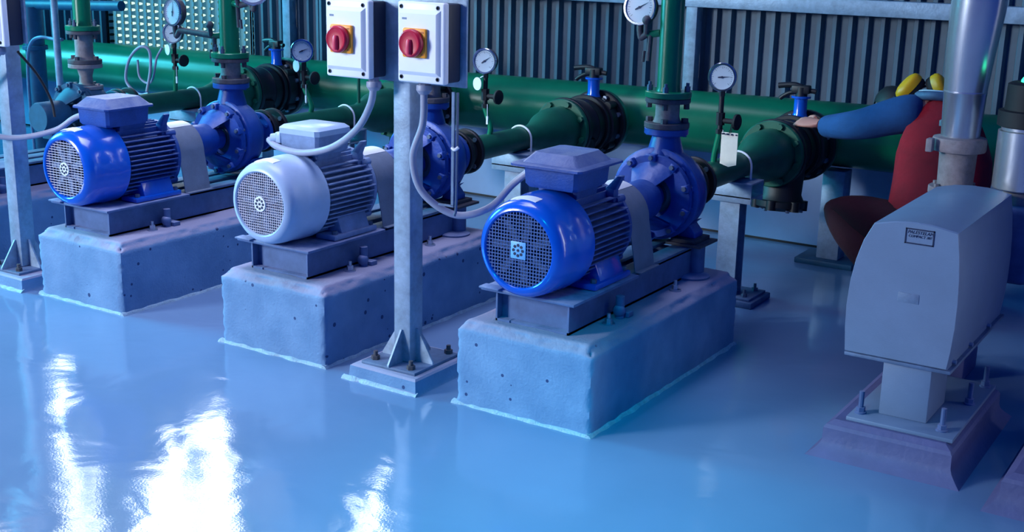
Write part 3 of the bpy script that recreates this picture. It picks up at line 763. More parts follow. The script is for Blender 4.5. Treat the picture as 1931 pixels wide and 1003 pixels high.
UN = [-5.90, -4.66, -3.465, -2.24]
BX = [-5.86, -4.632, -3.44, -2.228]
PL = ['pale blue concrete block partly hidden behind the post at the far left', 'concrete block under the blue motor with slatted grille, left end of the row',
      'concrete block under the light grey motor', 'pitted concrete block nearest the camera under the bright blue motor with mesh grille']
FR = ['steel base frame on the block behind the far left post', 'steel base frame under the blue motor with slatted grille', 'steel base frame under the light grey motor', 'steel base frame under the bright blue motor nearest the camera']
for i in range(4):
    plinth(BX[i], PL[i], seed=i)
    base_frame(UN[i], FR[i])
motor(UN[1], 'blue electric motor with horizontal slatted grille, left of the grey motor', 'slat', .178, .130, -.028)
motor(UN[2], 'light grey electric motor with round white badge left of the centre post', 'grey', .174, .128, -.028)
motor(UN[3], 'bright blue electric motor with mesh grille and square badge, nearest the camera', 'blue', bz=-.012)
guard(UN[1], 'arched charcoal coupling guard behind the blue slatted-grille motor', -.02)
guard(UN[2], 'arched charcoal coupling guard behind the light grey motor')
guard(UN[3], 'arched charcoal coupling guard behind the bright blue nearest motor')
pump(UN[0], 'teal pump beyond the left post under the short grey riser', M['cover_teal'], .79, .16)
pump(UN[1], 'deep blue pump behind the slatted-grille motor', None, .935, .185, -.09)
pump(UN[2], 'blue pump mostly hidden behind the centre post')
pump(UN[3], 'blue pump behind the nearest motor, its lantern and ribs in full view')
riser(UN[0], 'grey green riser pipe at the upper left beyond the slatted-grille motor', 'grey flanged spool on the teal pump at upper left', .935, True, 0, .165)
riser(UN[1], 'green riser pipe above the deep blue pump left of the switch boxes', 'dusty flanged spool on the deep blue pump, left of the switch boxes', yo=-.09)
riser(UN[2], 'green riser pipe hidden behind the two switch boxes', 'flanged spool just below the right switch box')
riser(UN[3], 'green riser pipe right of the centre post, above the nearest pump', 'dusty grey flanged spool on the nearest pump')
SL = ['green suction pipe behind the slatted-grille motor, with the white coil of cable over it', 'green suction pipe behind the light grey motor', 'green suction pipe running back beside the centre post', 'dark green suction pipe behind the nearest pump, carrying the cream card']
ST = ['black strainer on the far left suction line above the deep blue pump', 'black strainer behind the centre post', 'black strainer right of the centre post above the nearest motor', 'black strainer with bulging lower cover beside the crouching person']
BV = ['black butterfly valve with flat handle behind the second gauge from the left', 'black butterfly valve hidden behind the centre post', 'blue necked butterfly valve with black lever between the two right hand gauges', 'blue necked butterfly valve the crouching person is holding']
PS = ['galvanised saddle support under the suction pipe left of the deep blue pump', 'galvanised support behind the light grey motor', 'galvanised saddle support behind the terminal box of the nearest motor', 'galvanised saddle support with bolted foot right of the nearest pump']
for i in range(4):
    suction(UN[i], SL[i], -.09 if i == 1 else 0); strainer(UN[i], ST[i]); butterfly(UN[i]+.02, BV[i], .1 if i else -.1); pipe_support(UN[i], PS[i])
suction_gauge(UN[0], 'small pressure gauge at upper left, overlapped by the larger gauge above it', 1.072, UN[0]+.01, .3, True, y=5.35, d=(.35, -1, 0))
SG = suction_gauge(UN[1], 'pressure gauge with white disc left of the switch boxes', 1.053, UN[1]-.045, .4, True, d=(.55, -1, .05))
suction_gauge(UN[2], 'pressure gauge with white disc just right of the switch boxes', 1.084, UN[2]-.03, .6, True)
suction_gauge(UN[3], 'pressure gauge above the hanging cream card', 1.104, UN[3]+.02, .1, False)
discharge_gauge(UN[1], 'larger round gauge on a long arm at upper left, overlapping the smaller one', (-.1, -1, .05), 1.5, 1.27, .072, .37, 4.60)
discharge_gauge(UN[1], 'pale round gauge cut off by the top edge, left of the switch boxes', (.3, -1, 0), .6, 1.432, .1, .2, 4.60, 1)
discharge_gauge(UN[3], 'large gauge on the siphon arm of the right hand green riser', (0, -1, .1), .5, 1.42, .072)
# card on the last suction gauge
r = thing('hanging_card', 'cream card hanging from the gauge cock on the right suction pipe', 'tag', (-2.145, 5.16, .715), None)
s = MB(); s.prism([V((-2.195, 5.165, .865)), V((-2.11, 5.15, .868)), V((-2.11, 5.15, .725)), V((-2.15, 5.157, .712)), V((-2.195, 5.165, .722))], (0, .002, 0)); s.build('card', M['cream'], r, 0)
s = MB(); s.tube([(-2.155, 5.157, .862), (-2.15, 5.165, .90), (-2.15, 5.175, .915)], .002, 6, 4); s.tube([(-2.148, 5.157, .862), (-2.145, 5.165, .90), (-2.15, 5.175, .915)], .002, 6, 4); s.build('string', M['blackrub'], r)
s = MB()
for k in range(4): s.box(-2.187+k*.022, -2.18+k*.022, 5.147, 5.1605-.003*k+.003, .856, .862)
s.build('punch_mark', M['ink'], r)

# header main along the wall with a nozzle for each line
HY, HZ, HR = 6.575, .68, .172
h = thing('header_pipe', 'wide green header pipe running along the whole back wall', 'pipe', (-4, HY, HZ))
s = MB(); s.lathe((-12, HY, HZ-.09), V((11.2, 0, .115)), [(0, HR), (11.2, HR), (11.24, HR*.9), (11.27, HR*.5)], 64); s.build('main_run', M['green'], h)
for x in UN:
    s = MB(); s.lathe((x+.02, 6.301, SZ+.008), (0, 1, 0), [(0, .18), (.004, .186), (.028, .186), (.03, .14), (.2, .14)], 44); s.build('nozzle', M['green'], h)
for x in (-6.3, -4.05, -2.08):
    r = thing('header_support', {-6.3: 'support under the green header left of the deep blue pump', -4.05: 'support under the green header behind the light grey motor',
              -2.08: 'galvanised post on a floor plate beside the crouching person'}[x], 'pipe support', (x, 6.5, 0), 'header supports')
    s = MB(); s.box(x-.06, x+.06, 6.44, 6.56, .03, .515, .004); s.build('post', M['galv'], r)
    s = MB(); s.box(x-.16, x+.16, 6.38, 6.62, 0, .03, .005); s.build('floor_plate', M['cover_teal'], r)
# bare drain stub on the second line
s = MB(); s.cyl((-4.97+.0, 5.9, .80), (-4.97, 5.9, .69), .008); 
s.bm.free()
stub = thing('vent_stub', 'thin upright pipe stub beneath the left switch box', 'pipe', (-4.645-.02, 5.62, .72))
s = MB(); s.tube([(-4.665, 5.62, .72), (-4.665, 5.62, .90)], .010, 10, 0); s.build('tube', M['green_dark'], stub)
s = MB(); s.cyl((-4.665, 5.62, .885), (-4.665, 5.62, .935), .016, n=12); s.build('cap', M['galv_dark'], stub)

# ---------------------------------------------------------------- control posts
def post(dx, label, flabel, pr=.30, fx=0.):
    PX, PY = -2.832+dx, 3.70
    PX += fx
    f = thing('post_footing', flabel, 'concrete pad', (PX, 3.73, 0), 'post footings')
    s = MB()
    s.loft([[V((PX-.19, 3.53, 0)), V((PX+.165, 3.53, 0)), V((PX+.165, 3.92, 0)), V((PX-.19, 3.92, 0))],
            [V((PX-.175, 3.545, .012)), V((PX+.158, 3.537, .012)), V((PX+.158, 3.91, .012)), V((PX-.175, 3.91, .012))],
            [V((PX-.17, 3.548, .055)), V((PX+.155, 3.54, .055)), V((PX+.155, 3.905, .055)), V((PX-.17, 3.905, .055))],
            [V((PX-.16, 3.556, .062)), V((PX+.147, 3.55, .062)), V((PX+.147, 3.9, .062)), V((PX-.16, 3.9, .062))]])
    s.build('pad', M['pad'] if False else M['conc'], f)
    s = MB(); rings = []
    for k in range(41):
        x = PX-.20+.365*k/40; w = .004+.008*noise.noise(V((x*30, dx, 0)))
        rings.append([V((x, 3.54, 0)), V((x, 3.53-w, 0)), V((x, 3.534-w*.5, .008)), V((x, 3.545, .012+.4*w))])
    s.loft(rings); s.build('mortar_bead', M['sealant'], f)
    PX -= fx
    p = thing('switch_post', label, 'post', (PX, PY, .062), 'galvanised switch posts')
    s = MB(); s.box(PX-.135, PX+.125, 3.575, 3.87, .062, .074, .002); s.build('base_plate', M['galv_dark'], p)
    s = MB(); s.box(PX-.040, PX+.040, PY-.042, PY+.042, .074, 2.3, .007); s.build('column', M['galv'], p)
    for q in range(4):
        d = [V((0, -1, 0)), V((1, 0, 0)), V((-1, 0, 0)), V((0, 1, 0))][q]; n = d.cross(V((0, 0, 1)))*.004
        c = V((PX, PY, 0))+d*.0405
        L = (.09, .08, .085, .1)[q]
        s = MB(); s.prism([c+V((0, 0, .074))-n, c+d*L+V((0, 0, .074))-n, c+d*L+V((0, 0, .082))-n, c+V((0, 0, .205))+d*.008-n, c+V((0, 0, .205))-n], n*2); s.build('gusset', M['galv'], p, 0)
    for x, y in ((PX-.10, 3.62), (PX+.085, 3.605), (PX+.09, 3.845), (PX-.10, 3.845)):
        s = MB(); s.cyl((x, y, .074), (x, y, .09), .017, n=6); s.cyl((x, y, .09), (x, y, .108), .009, n=10); s.build('anchor_nut', M['flange_dark'], p)
    s = MB(); s.box(PX-.235, PX+pr, 3.643, 3.655, 1.165, 1.75, .003); s.build('mounting_plate', M['galv'], p)
    return p
post(0, 'galvanised square post in the centre carrying two switch boxes', 'bolted concrete footing of the centre post')
post(-2.375, 'galvanised square post cut off at the left edge', 'bolted concrete footing of the left edge post', .225, .035)

def switch(x0, z0, label, w=.205, hgt=.282, gx=None):
    """front face from x0, bottom z0"""
    y0 = 3.53; x1 = x0+w; z1 = z0+hgt
    r = thing('isolator_switch', label, 'switch box', ((x0+x1)/2, 3.643, z0), 'isolator switch boxes')
    s = MB(); s.box(x0+.004, x1-.0, 3.572, 3.643, z0+.004, z1-.004, .008); s.build('back_box', M['plastic_dark'], r)
    s = MB(); s.box(x0, x1, y0+.012, 3.573, z0, z1, .008, 3)
    e = .014
    rings = []
    for y, i in ((y0+.014, .008), (y0+.004, e), (y0, e+.004)):
        rings.append([V((x0+i, y, z0+.012+i*1.6)), V((x1-i*1.6, y, z0+.012+i*1.6)), V((x1-i*1.6, y, z1-.012-i*1.6)), V((x0+i, y, z1-.012-i*1.6))])
    s.loft(rings)
    cv = s.build('cover', M['plastic'], r, 30)
    for x in (x0+.018, x1-.028):
        for z in (z0+.018, z1-.018):
            s = MB(); s.lathe((x, y0+.013, z), (0, -1, 0), [(0, .0075), (.003, .0075), (.003, .005), (.001, .0045)], 16); s.build('cover_screw', M['ink'], cv)
    s = MB(); s.box(x0+.03, x0+.05, y0-.0006, y0+.001, z1-.062, z1-.055); s.build('mark', M['bolt_dull'], cv)
    cx, cz = x0+w*.42, z0+hgt*.5
    s = MB(); s.box(cx-.046, cx+.056, y0-.014, y0+.001, cz-.051, cz+.051, .006); pl = s.build('switch_plate', M['yellow'], r)
    s = MB()
    for sx, sz in ((.043, .038), (.043, -.038), (-.035, .038), (-.035, -.038)): s.box(cx+sx-.006, cx+sx+.006, y0-.0148, y0-.013, cz+sz-.003, cz+sz+.003)
    s.build('plate_mark', mat('orange_mark', srgb(190, 100, 20), .5), pl)
    s = MB(); s.lathe((cx, y0-.014, cz), (0, -1, 0), [(0, .049), (.014, .049), (.019, .046), (.021, .042), (.018, .036), (.018, .02)], 40)
    kb = s.build('knob', M['red'], r)
    s = MB(); s.tube([(cx, y0-.030, cz+.012), (cx, y0-.034, cz-.005), (cx, y0-.034, cz-.036)], [.010, .011, .0115], 12, 4); s.box(cx-.0105, cx+.0105, y0-.036, y0-.03, cz-.044, cz-.01, .003)
    s.build('grip', M['red_grip'], kb)
    gx = gx if gx is not None else x0+w*.7
    s = MB(); s.cyl((gx, 3.60, z0+.006), (gx, 3.60, z0-.014), .02, n=8); s.lathe((gx, 3.60, z0-.012), (0, 0, -1), [(0, .026), (.004, .028), (.02, .028), (.034, .018)], 20); s.build('gland', M['cable'], r)
    return gx, z0-.04
g3 = switch(-2.760, 1.182, 'grey switch box with red knob, right one of the two on the centre post', gx=-2.685)
g2 = switch(-3.094, 1.176, 'grey switch box with red knob, left one of the two on the centre post', gx=-2.915)
g1 = switch(-5.205, 1.155, 'switch box at the upper left corner, cut off by the frame', gx=-5.12)

def cable(pts, label, r=.0135, m='cable'):
    s = MB(); s.tube(pts, r, 16, 10)
    o = s.build('power_cable', M[m], None, 60, loc=pts[0])
    return tag(o, label, 'cable')
cable([(g3[0], 3.60, g3[1]+.014), (g3[0]-.005, 3.60, 1.03), (-2.735, 3.60, .90), (-2.705, 3.62, .77), (-2.60, 3.68, .69), (-2.49, 3.74, .72), (-2.42, 3.79, .81), (UN[3]-.118, 3.80, .864)], 'grey cable looping from the right switch box down to the nearest motor')
cable([(g2[0], 3.60, g2[1]+.014), (g2[0]-.035, 3.62, 1.07), (-3.05, 3.66, .965), (-3.22, 3.71, .870), (-3.40, 3.74, .825), (UN[2]-.09, 3.76, .83), (UN[2]-.157, 3.78, .850)], 'grey cable sagging from the left switch box to the grey motor')
cable([(g1[0], 3.60, g1[1]+.014), (-5.20, 3.58, 1.03), (-5.42, 3.56, .90), (-5.40, 3.56, .80), (-5.28, 3.58, .735), (-5.13, 3.66, .715), (-4.97, 3.75, .755), (-4.87, 3.79, .82), (UN[1]-.118, 3.80, .848)], 'grey cable from the left post to the slatted-grille motor')
o = thing('cable_bracket', 'thin metal strip and rod hanging below the right switch box', 'bracket', (-2.57, 3.63, 1.15))
s = MB(); s.box(-2.583, -2.572, 3.628, 3.636, .735, 1.15); s.box(-2.64, -2.572, 3.628, 3.636, .73, .737); s.build('strip', M['galv_dark'], o)
s = MB(); s.tube([(-2.556, 3.628, 1.15), (-2.558, 3.628, .76), (-2.566, 3.628, .70)], .005, 8, 4); s.build('rod', M['bolt_dull'], o)
s = MB(); s.tube([(-2.575, 3.622, .95), (-2.56, 3.618, .945), (-2.548, 3.624, .955)], .006, 8, 4); s.build('tie', M['white'], o)

# ---------------------------------------------------------------- far left pipework
o = thing('conduit_pipe', 'pale upright conduit left of the short grey riser', 'pipe', (-6.61, 5.05, 0))
s = MB(); s.tube([(-6.60, 5.05, 0), (-6.615, 5.05, 2.2)], .022, 14, 0); s.build('tube', M['galv'], o)
o = thing('branch_pipe', 'grey green horizontal pipe crossing behind the conduit at the upper left', 'pipe', (-8.0, 5.9, 0))
s = MB(); s.cyl((-8.3, 5.9, 1.11), (-7.0, 5.9, 1.16), .035); s.build('tube', M['cover_teal'], o)
s = MB(); s.cyl((-7.97, 5.9, 0), (-7.97, 5.9, 1.11), .07); s.flange((-7.97, 5.9, .8), (0, 0, 1), .09, .03); s.build('filter_bowl', M['cover_teal'], o)
def loose(pts, label, r=.009, m='cable'):
    s = MB(); s.tube(pts, r, 10, 10); o = s.build('loose_cable', M[m], None, 60, loc=pts[0]); return tag(o, label, 'cable')
loose([(-5.97, 5.2, .71), (-6.06, 5.2, .70), (-6.165, 5.2, .77), (-6.13, 5.2, .90), (-6.03, 5.2, .985), (-5.97, 5.22, .97), (-5.965, 5.22, .86), (-5.985, 5.2, .72)], 'pale loop of cable standing over the suction pipe behind the slatted-grille motor')
loose([(-5.89, 5.25, .985), (-5.94, 5.25, .92), (-5.97, 5.24, .80), (-6.02, 5.24, .765), (-6.09, 5.24, .80), (-6.11, 5.25, .90)], 'second smaller cable loop beside the larger pale one', .007)
loose([(-5.02, 3.62, 1.13), (-5.0, 3.7, 1.02), (-4.98, 3.75, .9), (-4.96, 3.75, .82)], 'thin dark cable hanging under the upper left switch box', .006, 'blackrub')
loose([(-7.24, 5.3, 0), (-7.26, 5.3, .5), (-7.25, 5.3, .80), (-7.2, 5.3, .93), (-7.1, 5.3, .975), (-6.95, 5.3, .97), (-6.62, 5.1, 1.0)], 'dark cable arching over the green header at the far left', .011, 'galv_dark')

# ---------------------------------------------------------------- machine on the right
def pad(x0, x1, y0, y1, label, mt='pad'):
    s = MB()
    def rect(i, z): return [V((x0+i, y0+i, z)), V((x1-i, y0+i, z)), V((x1-i, y1-i, z)), V((x0+i, y1-i, z))]
    s.loft([rect(0, 0), rect(.024, .022), rect(.036, .036), rect(.042, .052), rect(.043, .095), rect(.05, .107), rect(.072, .122)])
    return tag(s.build('machine_pad', M[mt], None, 25, loc=((x0+x1)/2, (y0+y1)/2, 0)), label, 'concrete pad', 'machine pads')
pad(-1.27, -.755, 3.885, 4.68, 'mauve concrete pad under the hooded grey machine')
pad(-.665, -.1, 3.78, 4.6, 'corner of a second mauve pad at the lower right edge')
r = thing('hooded_machine', 'grey machine with a tall curved hood and a small nameplate, on a pedestal', 'machine', (-1.0, 4.3, .122))
s = MB(); s.box(-1.165, -.81, 3.97, 4.60, .122, .136, .002); s.build('base_plate', M['hood'], r)
for x, y in ((-1.135, 4.03), (-.86, 4.03), (-.845, 4.34), (-.84, 4.56), (-1.13, 4.56)):
    s = MB(); s.cyl((x, y, .136), (x, y, .142), .02); s.cyl((x, y, .142), (x, y, .158), .016, n=6); s.cyl((x, y, .158), (x, y, .215), .009, n=10); s.build('stud_bolt', M['frame'], r)
s = MB(); s.box(-1.082, -.92, 4.06, 4.30, .136, .36, .004); s.build('pedestal', M['hood'], r)
HX = -1.03
prof = [(-.187, .338), (-.194, .42), (-.196, .50), (-.191, .585), (-.178, .665), (-.158, .735), (-.128, .797), (-.06, .813), (0, .818), (.06, .817), (.146, .802), (.158, .73), (.166, .65), (.170, .57), (.170, .48), (.165, .40), (.158, .338)]
def hring(y, k=1., dz=0): return [V((HX+x*k, y, .58+(z-.58)*k+dz)) for x, z in prof]
s = MB(); s.loft([hring(4.05, .985), hring(4.056, 1.0), hring(4.84, 1.0), hring(4.846, .985)]); s.build('hood', M['hood'], r, 24)
s = MB(); s.box(HX-.185, HX+.172, 4.045, 4.85, .326, .338, .002); s.build('hood_rim', M['galv_dark'], r)
s = MB()
for y in (4.12, 4.35, 4.62): s.cyl((HX+.158, y, .35), (HX+.172, y, .35), .008, n=8)
build_each(s, 'rim_screw', M['bolt'], r, .03)
# nameplate
s = MB(); nx, nz = -1.005, .772; yy = 4.048
w_, h_ = .047, .026
for a in ((-w_, w_, h_-.004, h_), (-w_, w_, -h_, -h_+.004)): s.box(nx+a[0], nx+a[1], yy, yy+.004, nz+a[2], nz+a[3])
for a in (-w_, w_-.004): s.box(nx+a, nx+a+.004, yy, yy+.004, nz-h_, nz+h_)
MT = lambda x, z: Matrix.Translation((x, yy+.001, z)) @ Matrix.Rotation(PI/2, 4, 'X')
s.text('PALESTELAM', .0148, MT(nx-.0405, nz+.009)); s.text('COMPACT 307', .0115, MT(nx-.037, nz-.003))
s.build('nameplate', M['ink'], r, 0, label='small framed nameplate with two lines of dark lettering')
s = MB(); s.box(-1.055, -.985, 4.0485, 4.051, .545, .578, .0008); s.build('worn_sticker', M['hood_worn'], r, label='faded sticker patch in the middle of the hood')
# body behind the hood
b_ = thing('blower_body', 'dark casing behind the hooded machine carrying the steel pipe', 'machine', (-1.02, 5.05, 0))
s = MB(); s.box(-1.19, -1.0, 4.95, 5.18, .0, .10, .01); s.build('base', M['pad'], b_)
s = MB(); s.box(-1.15, -1.02, 4.97, 5.16, .10, .5, .02, 3); s.box(-1.23, -.80, 4.90, 5.19, .44, .74, .03, 3); s.build('casing', M['frame'], b_)
s = MB(); s.flange((-1.14, 5.05, .738), (0, 0, 1), .10, .03, 6); s.build('outlet_flange', M['spool'], b_)
r = thing('steel_pipe', 'tall stainless steel pipe with clamp collar rising behind the hooded machine', 'pipe', (-1.14, 5.05, .768))
s = MB(); s.lathe((-1.14, 5.05, .768), (0, 0, 1), [(0, .068), (.13, .0715), (.14, .075), (.145, .075)], 44); s.build('lower_pipe', M['spool'], r)
s = MB(); s.lathe((-1.14, 5.05, .908), (0, 0, 1), [(0, .08), (.004, .1), (.014, .104), (.045, .104), (.056, .1), (.06, .08)], 48); s.box(-1.24, -1.215, 4.93, 4.97, .912, .964, .004); s.build('clamp_collar', M['spool'], r)
s = MB()
rings = []
for z, rr, dx in ((.968, .0735, 0), (1.14, .081, 0), (1.142, .0825, 0), (1.146, .0825, 0), (1.148, .081, 0), (1.30, .092, .004), (1.45, .102, .012), (1.62, .105, .02), (2.6, .105, .03)):
    rings.append([V((-1.14+dx+rr*math.cos(a), 5.05+rr*math.sin(a), z)) for a in [2*PI*k/48 for k in range(48)]])
s.loft(rings); s.build('upper_pipe', M['steel'], r)
r = thing('valve_actuator', 'silver and black upright cylinder with a green light at the right edge', 'actuator', (-.89, 5.0, .74))
s = MB(); s.lathe((-.89, 5.0, .738), (0, 0, 1), [(0, .06), (.05, .055), (.06, .07)], 32); s.build('neck', M['spool'], r)
s = MB(); s.lathe((-.89, 5.0, .798), (0, 0, 1), [(0, .095), (.004, .1), (.222, .1), (.226, .09), (.24, .09)], 44); s.build('cylinder', M['steel'], r)
s = MB(); s.lathe((-.89, 5.0, 1.036), (0, 0, 1), [(0, .1), (.004, .108), (.06, .108), (.064, .095)], 40); s.build('collar', M['blackrub'], r)
s = MB(); s.lathe((-.89, 5.0, 1.096), (0, 0, 1), [(0, .088), (.10, .085), (.108, .07)], 40); s.build('head', M['blackrub'], r)
ml = bpy.data.materials.new('green_lamp'); ml.use_nodes = True; bb = ml.node_tree.nodes['Principled BSDF']
bb.inputs['Base Color'].default_value = srgb(20, 200, 120); bb.inputs['Emission Color'].default_value = (.05, 1, .45, 1); bb.inputs['Emission Strength'].default_value = 2.2
s = MB(); s.lathe((-.89, 5.0, 1.203), (0, 0, 1), [(0, .04), (.008, .04), (.018, .034), (.026, .02), (.029, .004)], 28); s.build('lamp', ml, r)

# ---------------------------------------------------------------- the crouching person
def skinned(name, chain, radii, edges, m, parent, sub=2, base=None):
    """chain: joint positions, edges between them; grown with a skin modifier"""
    base = ROOT[parent.name] if parent else base
    me = bpy.data.meshes.new(name); me.from_pydata([V(p)-base for p in chain], edges, [])
    o = bpy.data.objects.new(name, me); C.objects.link(o)
    sk = o.modifiers.new('Skin', 'SKIN'); sk.use_smooth_shade = True
    for i, rr in enumerate(radii):
        v = me.skin_vertices[0].data[i]; v.radius = rr if isinstance(rr, tuple) else (rr, rr)
        v.use_root = (i == 0)
    ss = o.modifiers.new('Sub', 'SUBSURF'); ss.levels = sub; ss.render_levels = sub
    me.materials.append(m)
    if parent: o.parent = parent; ROOT[o.name] = base
    else: o.location = base; ROOT[o.name] = base
    return o
PB = V((-1.42, 5.78, 0))
J = dict(pel=(-1.40, 5.80, .36), bel=(-1.40, 5.83, .50), che=(-1.41, 5.90, .74), nb=(-1.44, 5.96, .95), nk=(-1.53, 6.03, .965), hd=(-1.63, 6.08, .95),
         sl=(-1.575, 5.92, .945), el=(-1.79, 5.90, .865), wl=(-2.03, 6.0, .812),
         sr=(-1.35, 6.0, .88), er=(-1.30, 6.18, .74), wr=(-1.45, 6.24, .72),
         hl=(-1.54, 5.78, .38), kl=(-1.915, 5.85, .445), al=(-1.46, 5.64, .085), tl=(-1.62, 5.69, .045),
         hr=(-1.29, 5.80, .36), kr=(-1.20, 6.15, .46), ar=(-1.26, 5.96, .085), tr=(-1.25, 6.13, .045))
me = bpy.data.meshes.new('person'); body = None
names = list(J); idx = {n: i for i, n in enumerate(names)}
E_ = [('pel', 'bel'), ('bel', 'che'), ('che', 'nb'), ('nb', 'nk'), ('nk', 'hd'), ('nb', 'sl'), ('sl', 'el'), ('el', 'wl'), ('nb', 'sr'), ('sr', 'er'), ('er', 'wr'),
      ('pel', 'hl'), ('hl', 'kl'), ('kl', 'al'), ('al', 'tl'), ('pel', 'hr'), ('hr', 'kr'), ('kr', 'ar'), ('ar', 'tr')]
RD = dict(pel=.12, bel=.12, che=.135, nb=.075, nk=.055, hd=.06, sl=.06, el=.042, wl=.03, sr=.06, er=.042, wr=.03, hl=.085, kl=.058, al=.04, tl=.032, hr=.085, kr=.058, ar=.04, tr=.032)
body = skinned('person', [J[n] for n in names], [RD[n] for n in names], [(idx[a], idx[b]) for a, b in E_], M['skin'], None, 2, PB)
tag(body, 'person crouching in a red vest with blue sleeves, reaching for a valve', 'person')
# head turned down and to the left, with hair, ears and face
hc = V((-1.70, 6.10, .915)); fd = V((-.70, .30, -.65)).normalized()
ru = fd.cross(V((0, 0, 1))).normalized(); uu = ru.cross(fd)
t = bmesh.new(); bmesh.ops.create_uvsphere(t, u_segments=32, v_segments=24, radius=1)
for v in t.verts:
    x, y, z = v.co
    fx = .075*x*(1-.12*max(0, -z)); fy = .097*y; fz = .112*z
    if y > .75 and abs(x) < .22 and -.35 < z < .12: fy += .02*(1-abs(x)/.22)*(1-abs(z+.15)/.3)
    if y > .7 and .1 < z < .3 and .2 < abs(x) < .5: fy -= .008
    if y > .75 and -.55 < z < -.42 and abs(x) < .3: fy += .005
    if z < -.6: fz *= 1.05; fx *= .92
    v.co = hc+ru*fx+fd*fy+uu*fz
s = MB(); s.merge(t); s.build('head', M['skin'], body, 80)
s = MB(); 
for sg in (-1, 1):
    e = hc+ru*.076*sg-fd*.005; s.sphere(e, .026, 10, (.6, .6, 1.))
s.build('ear', M['skin'], body, 80)
t = bmesh.new(); bmesh.ops.create_uvsphere(t, u_segments=32, v_segments=24, radius=1)
bmesh.ops.delete(t, geom=[v for v in t.verts if (v.co.y > .35 and v.co.z < .55) or v.co.z < -.55], context='VERTS')
for v in t.verts:
    x, y, z = v.co; k = 1+.03*noise.noise(v.co*6)
    v.co = hc+ru*.082*x*k+fd*.103*y*k+uu*.119*z*k
s = MB(); s.merge(t); s.build('hair', M['hair'], body, 80)
s = MB()
s.tube([hc+fd*.098+ru*-.05+uu*.02, hc+fd*.112+uu*.022, hc+fd*.098+ru*.05+uu*.02], .018, 12, 6)
s.tube([hc+ru*.05*1+fd*.098+uu*.02, hc+ru*.084+fd*.02+uu*.02, hc+ru*.06-fd*.08+uu*.02], .009, 8, 6); s.tube([hc-ru*.05+fd*.098+uu*.02, hc-ru*.084+fd*.02+uu*.02, hc-ru*.06-fd*.08+uu*.02], .009, 8, 6)
s.build('goggles', M['plastic_dark'], body)
# clothes
vest = skinned('vest', [(-1.40, 5.79, .31), (-1.40, 5.81, .42), (-1.385, 5.84, .56), (-1.385, 5.89, .74), (-1.40, 5.925, .89), (-1.44, 5.955, .985), (-1.53, 5.92, .935), (-1.28, 5.93, .90)],
               [(.205, .15), (.235, .165), (.24, .165), (.245, .155), (.195, .125), (.09, .07), (.075, .085), (.075, .085)], [(0, 1), (1, 2), (2, 3), (3, 4), (4, 5), (4, 6), (4, 7)], M['red_cloth'], body, 2)
for nm, pts, rs in (('sleeve', [(-1.50, 5.91, .925), (-1.565, 5.905, .932), (-1.67, 5.895, .90), (-1.78, 5.89, .855), (-1.90, 5.93, .832), (-2.02, 5.985, .812)], [.09, .105, .092, .082, .07, .055]),
                    ('sleeve', [(-1.38, 6.0, .87), (-1.35, 6.03, .86), (-1.30, 6.17, .74), (-1.36, 6.2, .73), (-1.44, 6.235, .72)], [.07, .078, .066, .058, .046])):
    skinned(nm, pts, rs, [(i, i+1) for i in range(len(pts)-1)], M['blue_cloth'], body, 2)
trs = [(-1.40, 5.78, .36), (-1.55, 5.77, .40), (-1.74, 5.81, .435), (-1.885, 5.84, .445), (-1.70, 5.75, .31), (-1.49, 5.65, .13),
       (-1.27, 5.79, .36), (-1.23, 5.97, .42), (-1.20, 6.13, .45), (-1.23, 6.04, .27), (-1.26, 5.97, .11)]
skinned('trousers', trs, [(.16, .14), .135, .12, .092, .095, .07, .125, .105, .085, .08, .065], [(0, 1), (1, 2), (2, 3), (3, 4), (4, 5), (0, 6), (6, 7), (7, 8), (8, 9), (9, 10)], M['maroon_cloth'], body, 2)
for (ax, ay), (tx, ty) in (((-1.455, 5.635), (-1.62, 5.69)), ((-1.265, 5.93), (-1.25, 6.15))):
    skinned('boot', [(ax, ay, .10), (ax, ay, .045), ((ax+tx)/2, (ay+ty)/2, .045), (tx, ty, .036)], [.052, .044, .042, .035], [(0, 1), (1, 2), (2, 3)], M['blackrub'], body, 2)
s = MB()
pts = [V((-1.445+.105*math.cos(a), 5.955+.08*math.sin(a)+.0, 1.005-.018*math.sin(a))) for a in [PI*1.02+PI*.98*k/16 for k in range(17)]]
s.tube(pts, .022, 12, 2); s.build('collar', M['galv_dark'], body)
s = MB(); s.tube([q+V((0, 0, .022)) for q in pts], .004, 8, 2); s.build('collar_piping', M['white'], body)
s = MB(); s.box(-1.395, -1.378, 5.745, 5.775, .905, .93, .001); s.build('vest_mark', M['cream'], body)
